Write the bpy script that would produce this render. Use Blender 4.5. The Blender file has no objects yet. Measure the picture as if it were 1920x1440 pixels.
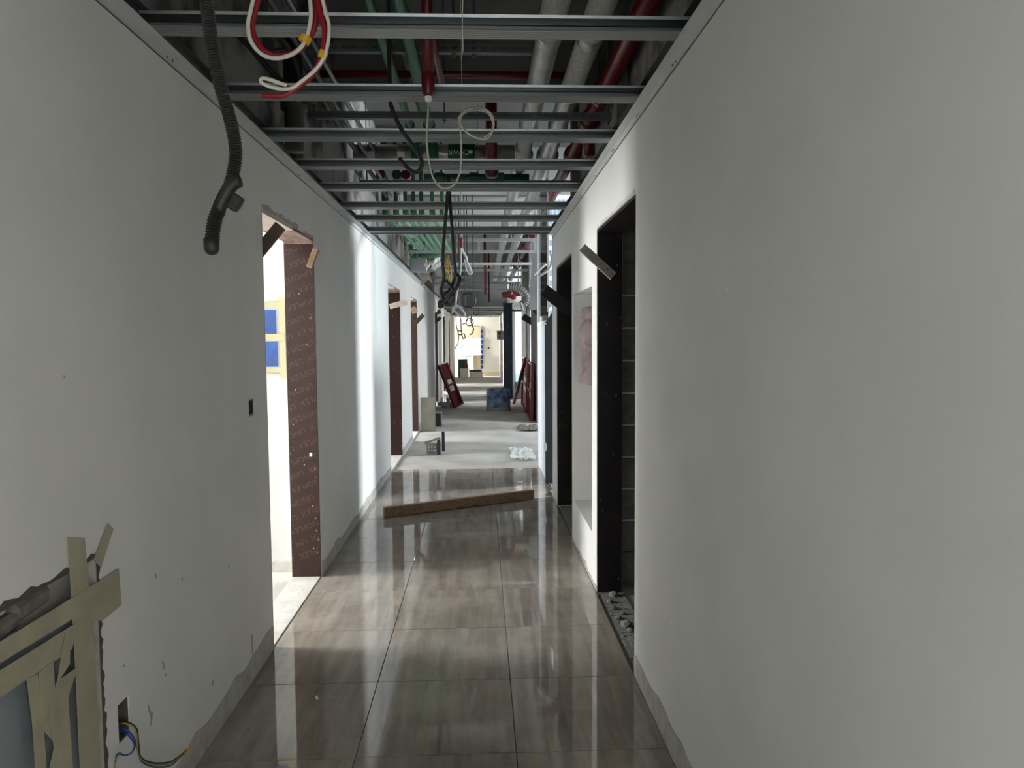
import bpy, bmesh, math, random
import numpy as np
from mathutils import Vector, Matrix
random.seed(7)
S = bpy.context.scene
COL = S.collection
PI = math.pi

# ------------------------------------------------------------------ camera
F_PX, PITCH, YAW, ROLL, EYE = 1374.1, .0631, .0418, -.0071, 1.5533
XL, XR = -1.0586, .6927
_cy, _sy, _cp, _sp = math.cos(YAW), math.sin(YAW), math.cos(PITCH), math.sin(PITCH)
_f = np.array([_sy*_cp, _cy*_cp, -_sp]); _r = np.array([_cy, -_sy, 0.]); _u = np.cross(_r, _f)
_r, _u = _r*math.cos(ROLL)+_u*math.sin(ROLL), -_r*math.sin(ROLL)+_u*math.cos(ROLL)
cam = bpy.data.cameras.new('camera'); co = bpy.data.objects.new('camera', cam); COL.objects.link(co)
cam.sensor_fit = 'HORIZONTAL'; cam.sensor_width = 36; cam.lens = F_PX/1920*36
cam.clip_start = .02; cam.clip_end = 500
co.matrix_world = Matrix(((_r[0], _u[0], -_f[0], 0), (_r[1], _u[1], -_f[1], 0), (_r[2], _u[2], -_f[2], EYE), (0, 0, 0, 1)))
S.camera = co

def hit(u, v, ax, val):
    """real-world point on the plane axis=val that the photograph shows at pixel u, v"""
    d = (u-960)/F_PX*_r - (v-720)/F_PX*_u + _f
    o = np.array([0, 0, EYE])
    p = o + d*((val-o[ax])/d[ax])
    return Vector(p)
def at(u, v, Y): return hit(u, v, 1, Y)
def fl(u, v, z=0.): return hit(u, v, 2, z)

# ------------------------------------------------------------------ light
S.view_settings.view_transform = 'Standard'; S.view_settings.look = 'None'
S.view_settings.gamma = 1; S.view_settings.use_curve_mapping = False
S.view_settings.exposure = 0.55
S.cycles.use_denoising = True
S.cycles.max_bounces = 10; S.cycles.diffuse_bounces = 6; S.cycles.glossy_bounces = 4
S.cycles.sample_clamp_indirect = 6
w = bpy.data.worlds.new('sky'); S.world = w; w.use_nodes = True
bg = w.node_tree.nodes['Background']; bg.inputs[0].default_value = (.80, .90, 1, 1); bg.inputs[1].default_value = 1.1

def area(name, loc, target, sx, sy, power, col=(1, 1, 1)):
    l = bpy.data.lights.new(name, 'AREA'); l.shape = 'RECTANGLE'; l.size = sx; l.size_y = sy; l.energy = power; l.color = col
    o = bpy.data.objects.new(name, l); COL.objects.link(o); o.location = loc
    o.rotation_euler = (Vector(target)-Vector(loc)).to_track_quat('-Z', 'Y').to_euler()
    return o
# daylight at the windows of the rooms along the corridor; added fill behind the camera
area('daylight_room', (-4.75, 4.25, 1.5), (0, 4.2, 1.0), .9, 1.5, 190, (1, .99, .97))
area('daylight_room', (-4.75, 8.9, 1.6), (0, 9.1, 1.0), 1.2, 1.5, 200, (1, .98, .96))
area('daylight_room', (-4.75, 11.9, 1.6), (0, 11.8, 1.0), 1.2, 1.5, 240)
area('daylight_room', (-4.75, 17.5, 1.6), (0, 17.5, .8), 1.2, 1.5, 300)
area('daylight_room', (-4.75, 21.2, 1.6), (0, 21.2, .8), 1.2, 1.5, 300)
area('daylight_room', (-4.75, 24.9, 1.6), (0, 24.9, .8), 1.6, 1.5, 500)
area('daylight_room', (-4.75, -1.2, 1.6), (0, .2, 1.4), 1.5, 1.6, 1150, (1, .99, .96))  # unseen room behind the camera, added to brighten the right wall
area('daylight_facade', (7.2, 9.9, 3.2), (-1, 7.0, 1.4), 1.8, 2.4, 1450, (.93, .97, 1))
area('daylight_lobby', (4.4, 11.4, 1.7), (-1, 12.5, 1.0), 2.0, 2.0, 90, (.95, .98, 1))
area('daylight_hall', (4.0, 20.0, 1.8), (0, 21.0, 1.2), 1.6, 2.0, 160, (.95, .98, 1))
area('daylight_end', (-4.6, 30.2, 1.7), (0, 30.4, 1.2), 1.2, 1.8, 700, (1, .98, .94))
area('fill_behind', (-.2, -2.9, 1.6), (-.1, 3, 1.4), 1.2, 1.8, 5, (.98, .99, .97))  # added fill that lifts the near corridor

# ------------------------------------------------------------------ materials
def lin(c): return tuple((x/12.92 if x <= .04045 else ((x+.055)/1.055)**2.4) for x in c)
def rgb(r, g, b): return lin((r/255, g/255, b/255))
def mat(name, c, rough=.6, metal=0., c2=None, scale=6., detail=5., bump=0., bscale=None, stretch=(1, 1, 1), mix=(.35, .65), spec=None, r2=None):
    m = bpy.data.materials.new(name); m.use_nodes = True
    nt = m.node_tree; b = nt.nodes['Principled BSDF']
    b.inputs['Base Color'].default_value = (*c, 1); b.inputs['Roughness'].default_value = rough; b.inputs['Metallic'].default_value = metal
    if spec is not None: b.inputs['Specular IOR Level'].default_value = spec
    if c2 is None and not bump: return m
    tc = nt.nodes.new('ShaderNodeTexCoord'); mp = nt.nodes.new('ShaderNodeMapping'); mp.inputs['Scale'].default_value = stretch
    nt.links.new(tc.outputs['Object'], mp.inputs[0])
    n = nt.nodes.new('ShaderNodeTexNoise'); n.inputs['Scale'].default_value = scale; n.inputs['Detail'].default_value = detail
    nt.links.new(mp.outputs[0], n.inputs[0])
    if c2 is not None:
        cr = nt.nodes.new('ShaderNodeValToRGB'); cr.color_ramp.elements[0].position = mix[0]; cr.color_ramp.elements[1].position = mix[1]
        cr.color_ramp.elements[0].color = (*c, 1); cr.color_ramp.elements[1].color = (*c2, 1)
        nt.links.new(n.outputs[0], cr.inputs[0]); nt.links.new(cr.outputs[0], b.inputs['Base Color'])
        if r2 is not None:
            mr = nt.nodes.new('ShaderNodeMapRange'); mr.inputs[1].default_value = mix[0]; mr.inputs[2].default_value = mix[1]
            mr.inputs[3].default_value = rough; mr.inputs[4].default_value = r2
            nt.links.new(n.outputs[0], mr.inputs[0]); nt.links.new(mr.outputs[0], b.inputs['Roughness'])
    if bump:
        n2 = n
        if bscale:
            n2 = nt.nodes.new('ShaderNodeTexNoise'); n2.inputs['Scale'].default_value = bscale; n2.inputs['Detail'].default_value = 6
            nt.links.new(mp.outputs[0], n2.inputs[0])
        bp = nt.nodes.new('ShaderNodeBump'); bp.inputs['Strength'].default_value = min(1, bump); bp.inputs['Distance'].default_value = .01
        nt.links.new(n2.outputs[0], bp.inputs['Height']); nt.links.new(bp.outputs[0], b.inputs['Normal'])
    return m

M = {}
M['plaster'] = mat('white_skim_plaster', (.72, .72, .70), .75, c2=(.67, .67, .655), scale=2.2, bump=.08, bscale=5)
M['render'] = mat('bare_render', (.36, .35, .32), .9, c2=(.46, .45, .42), scale=14, bump=.5, bscale=40)
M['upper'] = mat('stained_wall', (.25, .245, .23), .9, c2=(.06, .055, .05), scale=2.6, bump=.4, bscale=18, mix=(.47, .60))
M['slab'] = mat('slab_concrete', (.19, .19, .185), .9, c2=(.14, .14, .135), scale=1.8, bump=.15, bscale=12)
M['concrete'] = mat('floor_concrete', (.44, .43, .40), .82, c2=(.30, .29, .27), scale=1.7, bump=.4, bscale=26, mix=(.35, .7))
M['dust'] = mat('dusty_sill', (.62, .61, .57), .85, c2=(.50, .49, .46), scale=9, bump=.4, bscale=30)
M['block'] = mat('concrete_block', (.20, .20, .195), .95, c2=(.14, .14, .135), scale=22, bump=.8, bscale=70)
M['galv'] = mat('galvanised_steel', (.27, .29, .29), .34, .95)
M['galv_dark'] = mat('dull_galvanised_steel', (.16, .18, .18), .5, .8)
M['track'] = mat('pale_zinc_trim', (.60, .61, .61), .5, .3, c2=(.54, .55, .55), scale=8)
M['ply'] = mat('film_faced_plywood', rgb(56, 33, 28), .42, c2=rgb(44, 25, 21), scale=7, bump=.06, bscale=30, spec=.35)
M['plydark'] = mat('dark_film_plywood', rgb(34, 25, 23), .45, c2=rgb(18, 14, 13), scale=6, spec=.3)
M['print'] = mat('print_on_plywood', rgb(80, 52, 41), .5)
M['raw_ply'] = mat('raw_plywood', rgb(150, 128, 118), .75, c2=rgb(116, 92, 82), scale=3, stretch=(9, 1.5, 9), bump=.2)
M['soffit'] = mat('pink_board', rgb(196, 182, 174), .8, c2=rgb(182, 166, 158), scale=5)
M['timber'] = mat('timber', rgb(152, 124, 100), .65, c2=rgb(118, 92, 70), scale=3, stretch=(2, 26, 26), bump=.15)
M['olive_ply'] = mat('weathered_plywood', rgb(104, 92, 70), .75, c2=rgb(80, 70, 54), scale=6, bump=.15)
M['grey_wood'] = mat('grey_wood', rgb(160, 154, 142), .75, c2=rgb(134, 128, 118), scale=4, stretch=(2, 12, 12))
M['pale_wood'] = mat('pale_wood', rgb(214, 204, 188), .7, c2=rgb(190, 176, 156), scale=4, stretch=(2, 10, 10))
M['black_ply'] = mat('black_film_plywood', (.007, .009, .0085), .55, c2=(.012, .015, .013), scale=8)
M['foil'] = mat('foil_jacket', (.52, .53, .52), .36, .75, c2=(.38, .39, .38), scale=9, bump=.6, bscale=16)
M['cloth'] = mat('woven_jacket', (.44, .44, .41), .7, .1, c2=(.30, .30, .28), scale=120, detail=1, bump=.3, mix=(.45, .55))
M['redpipe'] = mat('red_enamel_pipe', rgb(98, 13, 22), .32, c2=rgb(76, 11, 18), scale=5)
M['green'] = mat('green_pipe', rgb(34, 98, 62), .38)
M['greenlight'] = mat('pale_green_pipe', rgb(96, 172, 128), .4)
M['greendark'] = mat('dark_green_pipe', rgb(20, 66, 44), .45)
M['bluetape'] = mat('blue_band', rgb(30, 60, 130), .5)
M['label_green'] = mat('green_label', rgb(10, 76, 58), .4)
M['white_print'] = mat('white_print', (.8, .82, .8), .6)
M['black'] = mat('black_rubber', (.020, .021, .020), .5)
M['conduit'] = mat('black_conduit', (.024, .025, .024), .42)
M['cable_white'] = mat('white_cable', (.66, .64, .56), .5)
M['cable_red'] = mat('red_cable', rgb(140, 20, 32), .45)
M['cable_yellow'] = mat('yellow_tape', rgb(212, 168, 30), .5)
M['cable_blue'] = mat('blue_cable', rgb(40, 72, 150), .45)
M['cable_grey'] = mat('grey_cable', (.50, .51, .52), .5)
M['masking'] = mat('masking_tape', rgb(170, 165, 142), .7, c2=rgb(156, 151, 130), scale=9)
M['panel_grey'] = mat('grey_panel', rgb(140, 146, 150), .5, c2=rgb(116, 122, 130), scale=3)
M['blue_film'] = mat('blue_film', rgb(22, 58, 124), .4, c2=rgb(34, 76, 142), scale=14)
M['tape_pale'] = mat('pale_tape', rgb(166, 160, 128), .7)
M['frame_grey'] = mat('grey_frame', rgb(160, 162, 168), .5)
M['teal'] = mat('teal_panel', rgb(46, 60, 66), .55, c2=rgb(38, 51, 57), scale=3)
M['navy'] = mat('navy_steel', rgb(34, 48, 66), .4, c2=rgb(60, 78, 96), scale=8, mix=(.5, .7))
M['bucket'] = mat('blue_drum', rgb(62, 92, 132), .6, c2=rgb(134, 150, 164), scale=7, bump=.15, mix=(.38, .60))
M['mortar'] = mat('dried_mortar', rgb(150, 150, 142), .95, bump=.6, bscale=30)
M['cab_red'] = mat('dark_red_steel', rgb(104, 18, 26), .42, c2=rgb(86, 15, 22), scale=6)
M['white_sheet'] = mat('white_paint', (.80, .80, .78), .6)
M['card'] = mat('grey_board', rgb(126, 122, 112), .85, c2=rgb(112, 108, 98), scale=5)
M['steel_black'] = mat('black_steel', (.03, .032, .034), .5)
M['fitting'] = mat('grey_fitting', rgb(168, 170, 164), .5, c2=rgb(140, 142, 138), scale=12)
M['pink'] = mat('pink_plastic', rgb(226, 204, 204), .35)
M['rubble'] = mat('rubble', rgb(122, 119, 110), .95, c2=rgb(88, 85, 78), scale=20, bump=.6)
M['teal_dado'] = mat('teal_dado', rgb(150, 186, 182), .7)
M['cream'] = mat('cream_wall', (.74, .71, .65), .8)
M['green_mesh'] = mat('green_mesh', rgb(110, 196, 146), .7, c2=rgb(200, 232, 212), scale=26, detail=1, mix=(.49, .51))
M['dkgreen'] = mat('dark_green_box', rgb(38, 78, 58), .5)
M['carton'] = mat('carton', rgb(206, 190, 160), .8)
M['tower'] = mat('tower_cladding', rgb(236, 240, 244), .6)
M['tower_glass'] = mat('tower_glass', rgb(150, 168, 186), .25)
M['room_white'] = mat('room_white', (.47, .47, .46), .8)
M['mud'] = mat('raw_mortar', rgb(84, 76, 66), .95, bump=.6, bscale=60)
M['wire_olive'] = mat('yellow_green_wire', rgb(150, 140, 62), .5)
M['dull_foil'] = mat('dull_foil', (.14, .14, .135), .45, .6)
M['white_band'] = mat('cleaner_plaster', (.80, .80, .79), .7)

def glass_mat():
    m = bpy.data.materials.new('window_glass'); m.use_nodes = True; nt = m.node_tree; nt.nodes.clear()
    o = nt.nodes.new('ShaderNodeOutputMaterial'); t = nt.nodes.new('ShaderNodeBsdfTransparent'); g = nt.nodes.new('ShaderNodeBsdfGlossy')
    t.inputs[0].default_value = (.93, .97, .98, 1); g.inputs['Roughness'].default_value = .02
    fr = nt.nodes.new('ShaderNodeFresnel'); fr.inputs[0].default_value = 1.06
    mx = nt.nodes.new('ShaderNodeMixShader'); nt.links.new(fr.outputs[0], mx.inputs[0]); nt.links.new(t.outputs[0], mx.inputs[1]); nt.links.new(g.outputs[0], mx.inputs[2])
    nt.links.new(mx.outputs[0], o.inputs[0]); return m
M['glass'] = glass_mat()
def film_mat(name, c, tr):
    m = bpy.data.materials.new(name); m.use_nodes = True; nt = m.node_tree; nt.nodes.clear()
    o = nt.nodes.new('ShaderNodeOutputMaterial'); d = nt.nodes.new('ShaderNodeBsdfDiffuse'); t = nt.nodes.new('ShaderNodeBsdfTranslucent'); mx = nt.nodes.new('ShaderNodeMixShader')
    d.inputs[0].default_value = (*c, 1); t.inputs[0].default_value = (*c, 1); mx.inputs[0].default_value = tr
    nt.links.new(d.outputs[0], mx.inputs[1]); nt.links.new(t.outputs[0], mx.inputs[2]); nt.links.new(mx.outputs[0], o.inputs[0]); return m
M['film'] = film_mat('milky_film', (.78, .81, .84), .45)
M['sheet'] = film_mat('clear_sheet', (.82, .84, .84), .4)
M['pink'] = film_mat('pink_sheet', (.80, .68, .68), .35)

def tile_mat():
    m = bpy.data.materials.new('polished_tile'); m.use_nodes = True; nt = m.node_tree; b = nt.nodes['Principled BSDF']
    L = nt.links.new
    g = nt.nodes.new('ShaderNodeNewGeometry'); oi = nt.nodes.new('ShaderNodeObjectInfo')
    ad = nt.nodes.new('ShaderNodeVectorMath'); ad.operation = 'ADD'; sc = nt.nodes.new('ShaderNodeVectorMath'); sc.operation = 'SCALE'; sc.inputs['Scale'].default_value = 9
    cb = nt.nodes.new('ShaderNodeCombineXYZ'); L(oi.outputs['Random'], cb.inputs[0]); L(oi.outputs['Random'], cb.inputs[2]); L(cb.outputs[0], sc.inputs[0])
    L(g.outputs['Position'], ad.inputs[0]); L(sc.outputs[0], ad.inputs[1])
    mp = nt.nodes.new('ShaderNodeMapping'); mp.inputs['Rotation'].default_value = (0, 0, .22); mp.inputs['Scale'].default_value = (7, .7, 1); L(ad.outputs[0], mp.inputs[0])
    n = nt.nodes.new('ShaderNodeTexNoise'); n.inputs['Scale'].default_value = 2.6; n.inputs['Detail'].default_value = 8; n.inputs['Roughness'].default_value = .62; L(mp.outputs[0], n.inputs[0])
    cr = nt.nodes.new('ShaderNodeValToRGB'); e = cr.color_ramp.elements
    e[0].position = .3; e[0].color = (*rgb(120, 112, 104), 1); e[1].position = .72; e[1].color = (*rgb(158, 149, 139), 1); L(n.outputs[0], cr.inputs[0])
    # a film of building dust, in smears
    n2 = nt.nodes.new('ShaderNodeTexNoise'); n2.inputs['Scale'].default_value = 2.2; n2.inputs['Detail'].default_value = 9; n2.inputs['Roughness'].default_value = .7; L(g.outputs['Position'], n2.inputs[0])
    mr = nt.nodes.new('ShaderNodeMapRange'); mr.inputs[1].default_value = .44; mr.inputs[2].default_value = .78; mr.inputs[3].default_value = 0; mr.inputs[4].default_value = .55; L(n2.outputs[0], mr.inputs[0])
    mx = nt.nodes.new('ShaderNodeMix'); mx.data_type = 'RGBA'; L(mr.outputs[0], mx.inputs[0]); L(cr.outputs[0], mx.inputs[6]); mx.inputs[7].default_value = (*rgb(190, 184, 174), 1)
    L(mx.outputs[2], b.inputs['Base Color'])
    rr = nt.nodes.new('ShaderNodeMapRange'); rr.inputs[1].default_value = .40; rr.inputs[2].default_value = .75; rr.inputs[3].default_value = .008; rr.inputs[4].default_value = .09; L(n2.outputs[0], rr.inputs[0]); L(rr.outputs[0], b.inputs['Roughness'])
    b.inputs['IOR'].default_value = 1.55
    n3 = nt.nodes.new('ShaderNodeTexNoise'); n3.inputs['Scale'].default_value = 5; n3.inputs['Detail'].default_value = 2; L(g.outputs['Position'], n3.inputs[0])
    bp = nt.nodes.new('ShaderNodeBump'); bp.inputs['Strength'].default_value = .012; bp.inputs['Distance'].default_value = .01; L(n3.outputs[0], bp.inputs['Height']); L(bp.outputs[0], b.inputs['Normal'])
    return m
M['tile'] = tile_mat()

# ------------------------------------------------------------------ helpers
def link(name, me, m, parent=None):
    o = bpy.data.objects.new(name, me); COL.objects.link(o)
    if m is not None and len(me.materials) == 0: me.materials.append(M[m] if isinstance(m, str) else m)
    if parent is not None: o.parent = parent
    return o
def obj(name, bm, m, parent=None, smooth=False):
    bm.normal_update()
    me = bpy.data.meshes.new(name); bm.to_mesh(me); bm.free()
    if smooth:
        for p in me.polygons: p.use_smooth = True
    return link(name, me, m, parent)
def tag(o, label, cat, group=None, kind=None):
    o['label'] = label; o['category'] = cat
    if group: o['group'] = group
    if kind: o['kind'] = kind
    return o
def thing(name, label, cat, group=None, loc=(0, 0, 0)):
    o = bpy.data.objects.new(name, None); COL.objects.link(o); o.location = loc; o.empty_display_size = .1
    return tag(o, label, cat, group)
def struct(o): o['kind'] = 'structure'; return o
def lab(o, s): o['label'] = s; return o
def stuff(o): o['kind'] = 'stuff'; return o
def B(): return bmesh.new()
def boxm(bm, x0, x1, y0, y1, z0, z1, bevel=0.):
    vs = [bm.verts.new((x, y, z)) for x in (x0, x1) for y in (y0, y1) for z in (z0, z1)]
    fs = [(0, 1, 3, 2), (4, 6, 7, 5), (0, 4, 5, 1), (2, 3, 7, 6), (0, 2, 6, 4), (1, 5, 7, 3)]
    ff = [bm.faces.new([vs[i] for i in f]) for f in fs]
    if bevel:
        es = list({e for f in ff for e in f.edges}); bmesh.ops.bevel(bm, geom=es, offset=bevel, segments=1, affect='EDGES')
    return bm
def box(x0, x1, y0, y1, z0, z1, bevel=0.): return boxm(B(), x0, x1, y0, y1, z0, z1, bevel)
def obox(bm, c, ax, ay, az, hx, hy, hz, bevel=0.):
    """box about c with unit axes ax, ay, az and half sizes"""
    vs = [bm.verts.new(c+ax*hx*i+ay*hy*j+az*hz*k) for i in (-1, 1) for j in (-1, 1) for k in (-1, 1)]
    fs = [(0, 1, 3, 2), (4, 6, 7, 5), (0, 4, 5, 1), (2, 3, 7, 6), (0, 2, 6, 4), (1, 5, 7, 3)]
    ff = [bm.faces.new([vs[i] for i in f]) for f in fs]
    bmesh.ops.recalc_face_normals(bm, faces=ff)
    if bevel:
        es = list({e for f in ff for e in f.edges}); bmesh.ops.bevel(bm, geom=es, offset=bevel, segments=1, affect='EDGES')
    return bm
def bar(bm, a, b, w, t, up=(0, 0, 1), bevel=0.):
    a, b = Vector(a), Vector(b); d = (b-a).normalized(); up = Vector(up)
    s = d.cross(up).normalized(); u = s.cross(d).normalized()
    return obox(bm, (a+b)/2, d, s, u, (b-a).length/2, w/2, t/2, bevel)
def catmull(pts, n=8, closed=False):
    P = [Vector(p) for p in pts]; out = []
    N = len(P)
    for i in range(N if closed else N-1):
        p0 = P[(i-1) % N] if closed or i > 0 else P[i]*2-P[i+1]
        p1 = P[i]; p2 = P[(i+1) % N]
        p3 = P[(i+2) % N] if closed or i+2 < N else p2*2-p1
        for k in range(n):
            t = k/n
            out.append(.5*((2*p1)+(p2-p0)*t+(2*p0-5*p1+4*p2-p3)*t*t+(3*p1-p0-3*p2+p3)*t**3))
    if not closed: out.append(P[-1])
    return out
def tube(bm, pts, r, seg=8, caps=True, closed=False):
    """sweep; r is a number or a list of radii"""
    P = [Vector(p) for p in pts]; N = len(P)
    R = r if isinstance(r, (list, tuple)) else [r]*N
    T = []
    for i in range(N):
        a = P[(i-1) % N] if (closed or i > 0) else P[0]; b = P[(i+1) % N] if (closed or i < N-1) else P[-1]
        d = (b-a); T.append(d.normalized() if d.length > 1e-9 else Vector((0, 0, 1)))
    ref = Vector((0, 0, 1)) if abs(T[0].z) < .9 else Vector((1, 0, 0))
    n = T[0].cross(ref).normalized(); rings = []
    for i in range(N):
        n = (n-T[i]*n.dot(T[i])); n = n.normalized() if n.length > 1e-6 else T[i].orthogonal().normalized()
        b = T[i].cross(n)
        rings.append([bm.verts.new(P[i]+(n*math.cos(2*PI*k/seg)+b*math.sin(2*PI*k/seg))*R[i]) for k in range(seg)])
    for i in range(N if closed else N-1):
        A, Bq = rings[i], rings[(i+1) % N]
        for k in range(seg):
            bm.faces.new((A[k], A[(k+1) % seg], Bq[(k+1) % seg], Bq[k]))
    if caps and not closed:
        bm.faces.new(rings[0][::-1]); bm.faces.new(rings[-1])
    return bm
def wire(name, pts, r, m, parent=None, n=7, seg=7, closed=False):
    return obj(name, tube(B(), catmull(pts, n, closed), r, seg, closed=closed), m, parent, smooth=True)
def ring_band(bm, a, b, r, seg=14): return tube(bm, [a, b], r, seg)
def lathe(bm, prof, c, seg=24, axis=2):
    c = Vector(c); rings = []
    def P(r, h, t):
        x, y = r*math.cos(t), r*math.sin(t)
        return c+(Vector((x, y, h)) if axis == 2 else Vector((h, x, y)) if axis == 0 else Vector((y, h, x)))
    for r, h in prof:
        rings.append([bm.verts.new(P(max(r, 1e-4), h, 2*PI*k/seg)) for k in range(seg)])
    for A, Q in zip(rings, rings[1:]):
        for k in range(seg): bm.faces.new((A[k], A[(k+1) % seg], Q[(k+1) % seg], Q[k]))
    bm.faces.new(rings[0][::-1]); bm.faces.new(rings[-1])
    return bm
def poly_slab(bm, pts, off):
    """thin slab: polygon (3-D points) pushed along the vector off"""
    off = Vector(off); a = [bm.verts.new(p) for p in pts]; b = [bm.verts.new(Vector(p)+off) for p in pts]
    bm.faces.new(a); bm.faces.new(b[::-1]); n = len(a)
    for i in range(n): bm.faces.new((a[i], b[i], b[(i+1) % n], a[(i+1) % n]))
    bmesh.ops.recalc_face_normals(bm, faces=bm.faces[:]); return bm
def gridwall(bm, Pf, us, ue, vs, ve, holes, thick):
    """slab in a u, v, w frame (Pf maps to the world) with real holes; a hole's depth None goes right through"""
    U = sorted({us, ue, *[min(max(h[i], us), ue) for h in holes for i in (0, 1)]}); V = sorted({vs, ve, *[min(max(h[i], vs), ve) for h in holes for i in (2, 3)]})
    cache = {}
    def v(a, b, c):
        k = (round(a, 5), round(b, 5), round(c, 5))
        if k not in cache: cache[k] = bm.verts.new(Pf(a, b, c))
        return cache[k]
    def dep(i, j):
        if i < 0 or j < 0 or i >= len(U)-1 or j >= len(V)-1: return thick
        cu, cv = (U[i]+U[i+1])/2, (V[j]+V[j+1])/2
        for h in holes:
            if h[0] < cu < h[1] and h[2] < cv < h[3]: return thick if h[4] is None else h[4]
        return 0.
    def q(*c):
        try: bm.faces.new([v(*x) for x in c])
        except ValueError: pass
    for i in range(len(U)-1):
        for j in range(len(V)-1):
            d = dep(i, j); a, b, c, e = U[i], U[i+1], V[j], V[j+1]
            if d < thick:
                q((a, c, d), (b, c, d), (b, e, d), (a, e, d)); q((a, c, thick), (a, e, thick), (b, e, thick), (b, c, thick))
            for (di, dj, p0, p1) in ((1, 0, (b, c), (b, e)), (0, 1, (a, e), (b, e)), (-1, 0, (a, c), (a, e)), (0, -1, (a, c), (b, c))):
                d2 = dep(i+di, j+dj)
                if d2 > d: q((*p0, d), (*p1, d), (*p1, d2), (*p0, d2))
    bmesh.ops.recalc_face_normals(bm, faces=bm.faces[:]); return bm
def sheet(bm, prof, x0, x1, t=.0012):
    """thin folded sheet: profile points (y, z) swept along X"""
    n = len(prof); A = []
    for i, (y, z) in enumerate(prof):
        p = Vector(prof[max(i-1, 0)]); nx = Vector(prof[min(i+1, n-1)]); d = (nx-p).normalized(); nn = Vector((-d.y, d.x))*t
        A.append([bm.verts.new((x, y+nn.x*s, z+nn.y*s)) for s in (0, 1) for x in (x0, x1)])
    for a, b in zip(A, A[1:]):
        bm.faces.new((a[0], a[1], b[1], b[0])); bm.faces.new((a[2], b[2], b[3], a[3]))
    for s in (0, 1):
        for a, b in zip(A, A[1:]): bm.faces.new((a[s], b[s], b[s+2], a[s+2]))
    bmesh.ops.recalc_face_normals(bm, faces=bm.faces[:]); return bm
def text_mesh(body, size, spacing=1.):
    c = bpy.data.curves.new('print', 'FONT'); c.body = body; c.size = size; c.align_x = 'CENTER'; c.align_y = 'CENTER'; c.resolution_u = 2; c.space_line = spacing
    o = bpy.data.objects.new('print', c); COL.objects.link(o)
    bpy.context.view_layer.update()
    me = bpy.data.meshes.new_from_object(o.evaluated_get(bpy.context.evaluated_depsgraph_get()))
    bpy.data.objects.remove(o); bpy.data.curves.remove(c)
    bm = B(); bm.from_mesh(me); bpy.data.meshes.remove(me); return bm
def jag(a, b, n, amp, nrm):
    a, b, nrm = Vector(a), Vector(b), Vector(nrm); return [a.lerp(b, i/n)+nrm*random.uniform(0, amp) for i in range(n+1)]

def hung(pts, Y):
    P = px(pts, Y); zt = 3.42 if 3.25 < P[0].y < 3.65 else 3.27 if any(b-.02 < P[0].y < b+.34 for b in (8.6, 11.6)) else 3.75
    return [Vector((P[0].x, P[0].y, zt)), Vector((P[0].x, P[0].y, max(P[0].z+.2, 3.1)))]+P
def px(pts, Y): return [at(u, v, Y if not isinstance(Y, (list, tuple)) else Y[i]) for i, (u, v) in enumerate(pts)]
# ------------------------------------------------------------------ the setting: floor
floor = struct(obj('floor', box(-5.2, 4.6, -3.4, 33, -.30, -.022), 'concrete'))
TX, TY = -.4821, 2.6536
tl = None
xs = [(-1.0586, TX), (TX, TX+.6), (TX+.6, XR-.004)]
for k in range(-8, 10):
    for (x0, x1) in xs:
        y0, y1 = TY+.6*k, TY+.6*(k+1); lip = random.uniform(-.0008, .0008)
        o = obj('tile', box(x0+.0014, x1-.0014, y0+.0014, y1-.0014, -.021, lip, .0009), 'tile', floor)
# tile pieces that run into the broken threshold of the second right doorway
# door sills and bare screed strips
def sill(y0, y1, x0, x1, z, m='dust'):
    return obj('sill', box(x0, x1, y0, y1, -.021, z, .003), m, floor)
sill(3.66, 4.76, -1.245, XL-.004, .004); sill(8.52, 9.74, -1.245, XL-.004, .004); sill(11.2, 12.3, -1.245, XL-.004, -.004)
sill(3.27, 4.36, XR+.02, .86, -.006, 'block'); sill(5.6, 6.68, XR+.02, .86, -.006, 'block')

# ------------------------------------------------------------------ walls along the corridor
DL = [(-1.9, -.6), (3.65, 4.77), (8.5, 9.75), (11.2, 12.3), (17.0, 18.1), (20.6, 21.7), (24.2, 25.3)]  # first left opening is unseen, added to let light onto the right wall
DR = [(3.27, 4.37), (5.58, 6.70)]
ZT, HD = 2.575, 2.19
PL = lambda a, b, c: (XL-c, a, b)
PR = lambda a, b, c: (XR+c, a, b)
holesL = [(a, b, -.03, HD, None) for a, b in DL]+[(1.05, 2.02, .30, .965, .055), (2.10, 2.165, .385, .50, .05), (3.37, 3.446, 1.203, 1.280, .05)]
wall_left = struct(obj('wall_left', gridwall(B(), PL, -3.2, 29.6, -.03, ZT, holesL, .19), 'plaster'))
holesR = [(a, b, -.03, HD, None) for a, b in DR]+[(4.56, 5.46, .32, 1.87, None)]
wall_right = struct(obj('wall_right', gridwall(B(), PR, -3.2, 7.05, -.03, ZT, holesR, .155), 'plaster'))
nb = B()
for args in ((4.50, 5.52, .26, 1.93, .30, .32), (4.50, 4.56, .26, 1.93, .155, .30), (5.46, 5.52, .26, 1.93, .155, .30), (4.56, 5.46, .26, .32, .155, .30), (4.56, 5.46, 1.87, 1.93, .155, .30)): boxm(nb, XR+args[4], XR+args[5], *args[:4])
obj('niche_lining', nb, 'plaster', wall_right)
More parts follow.
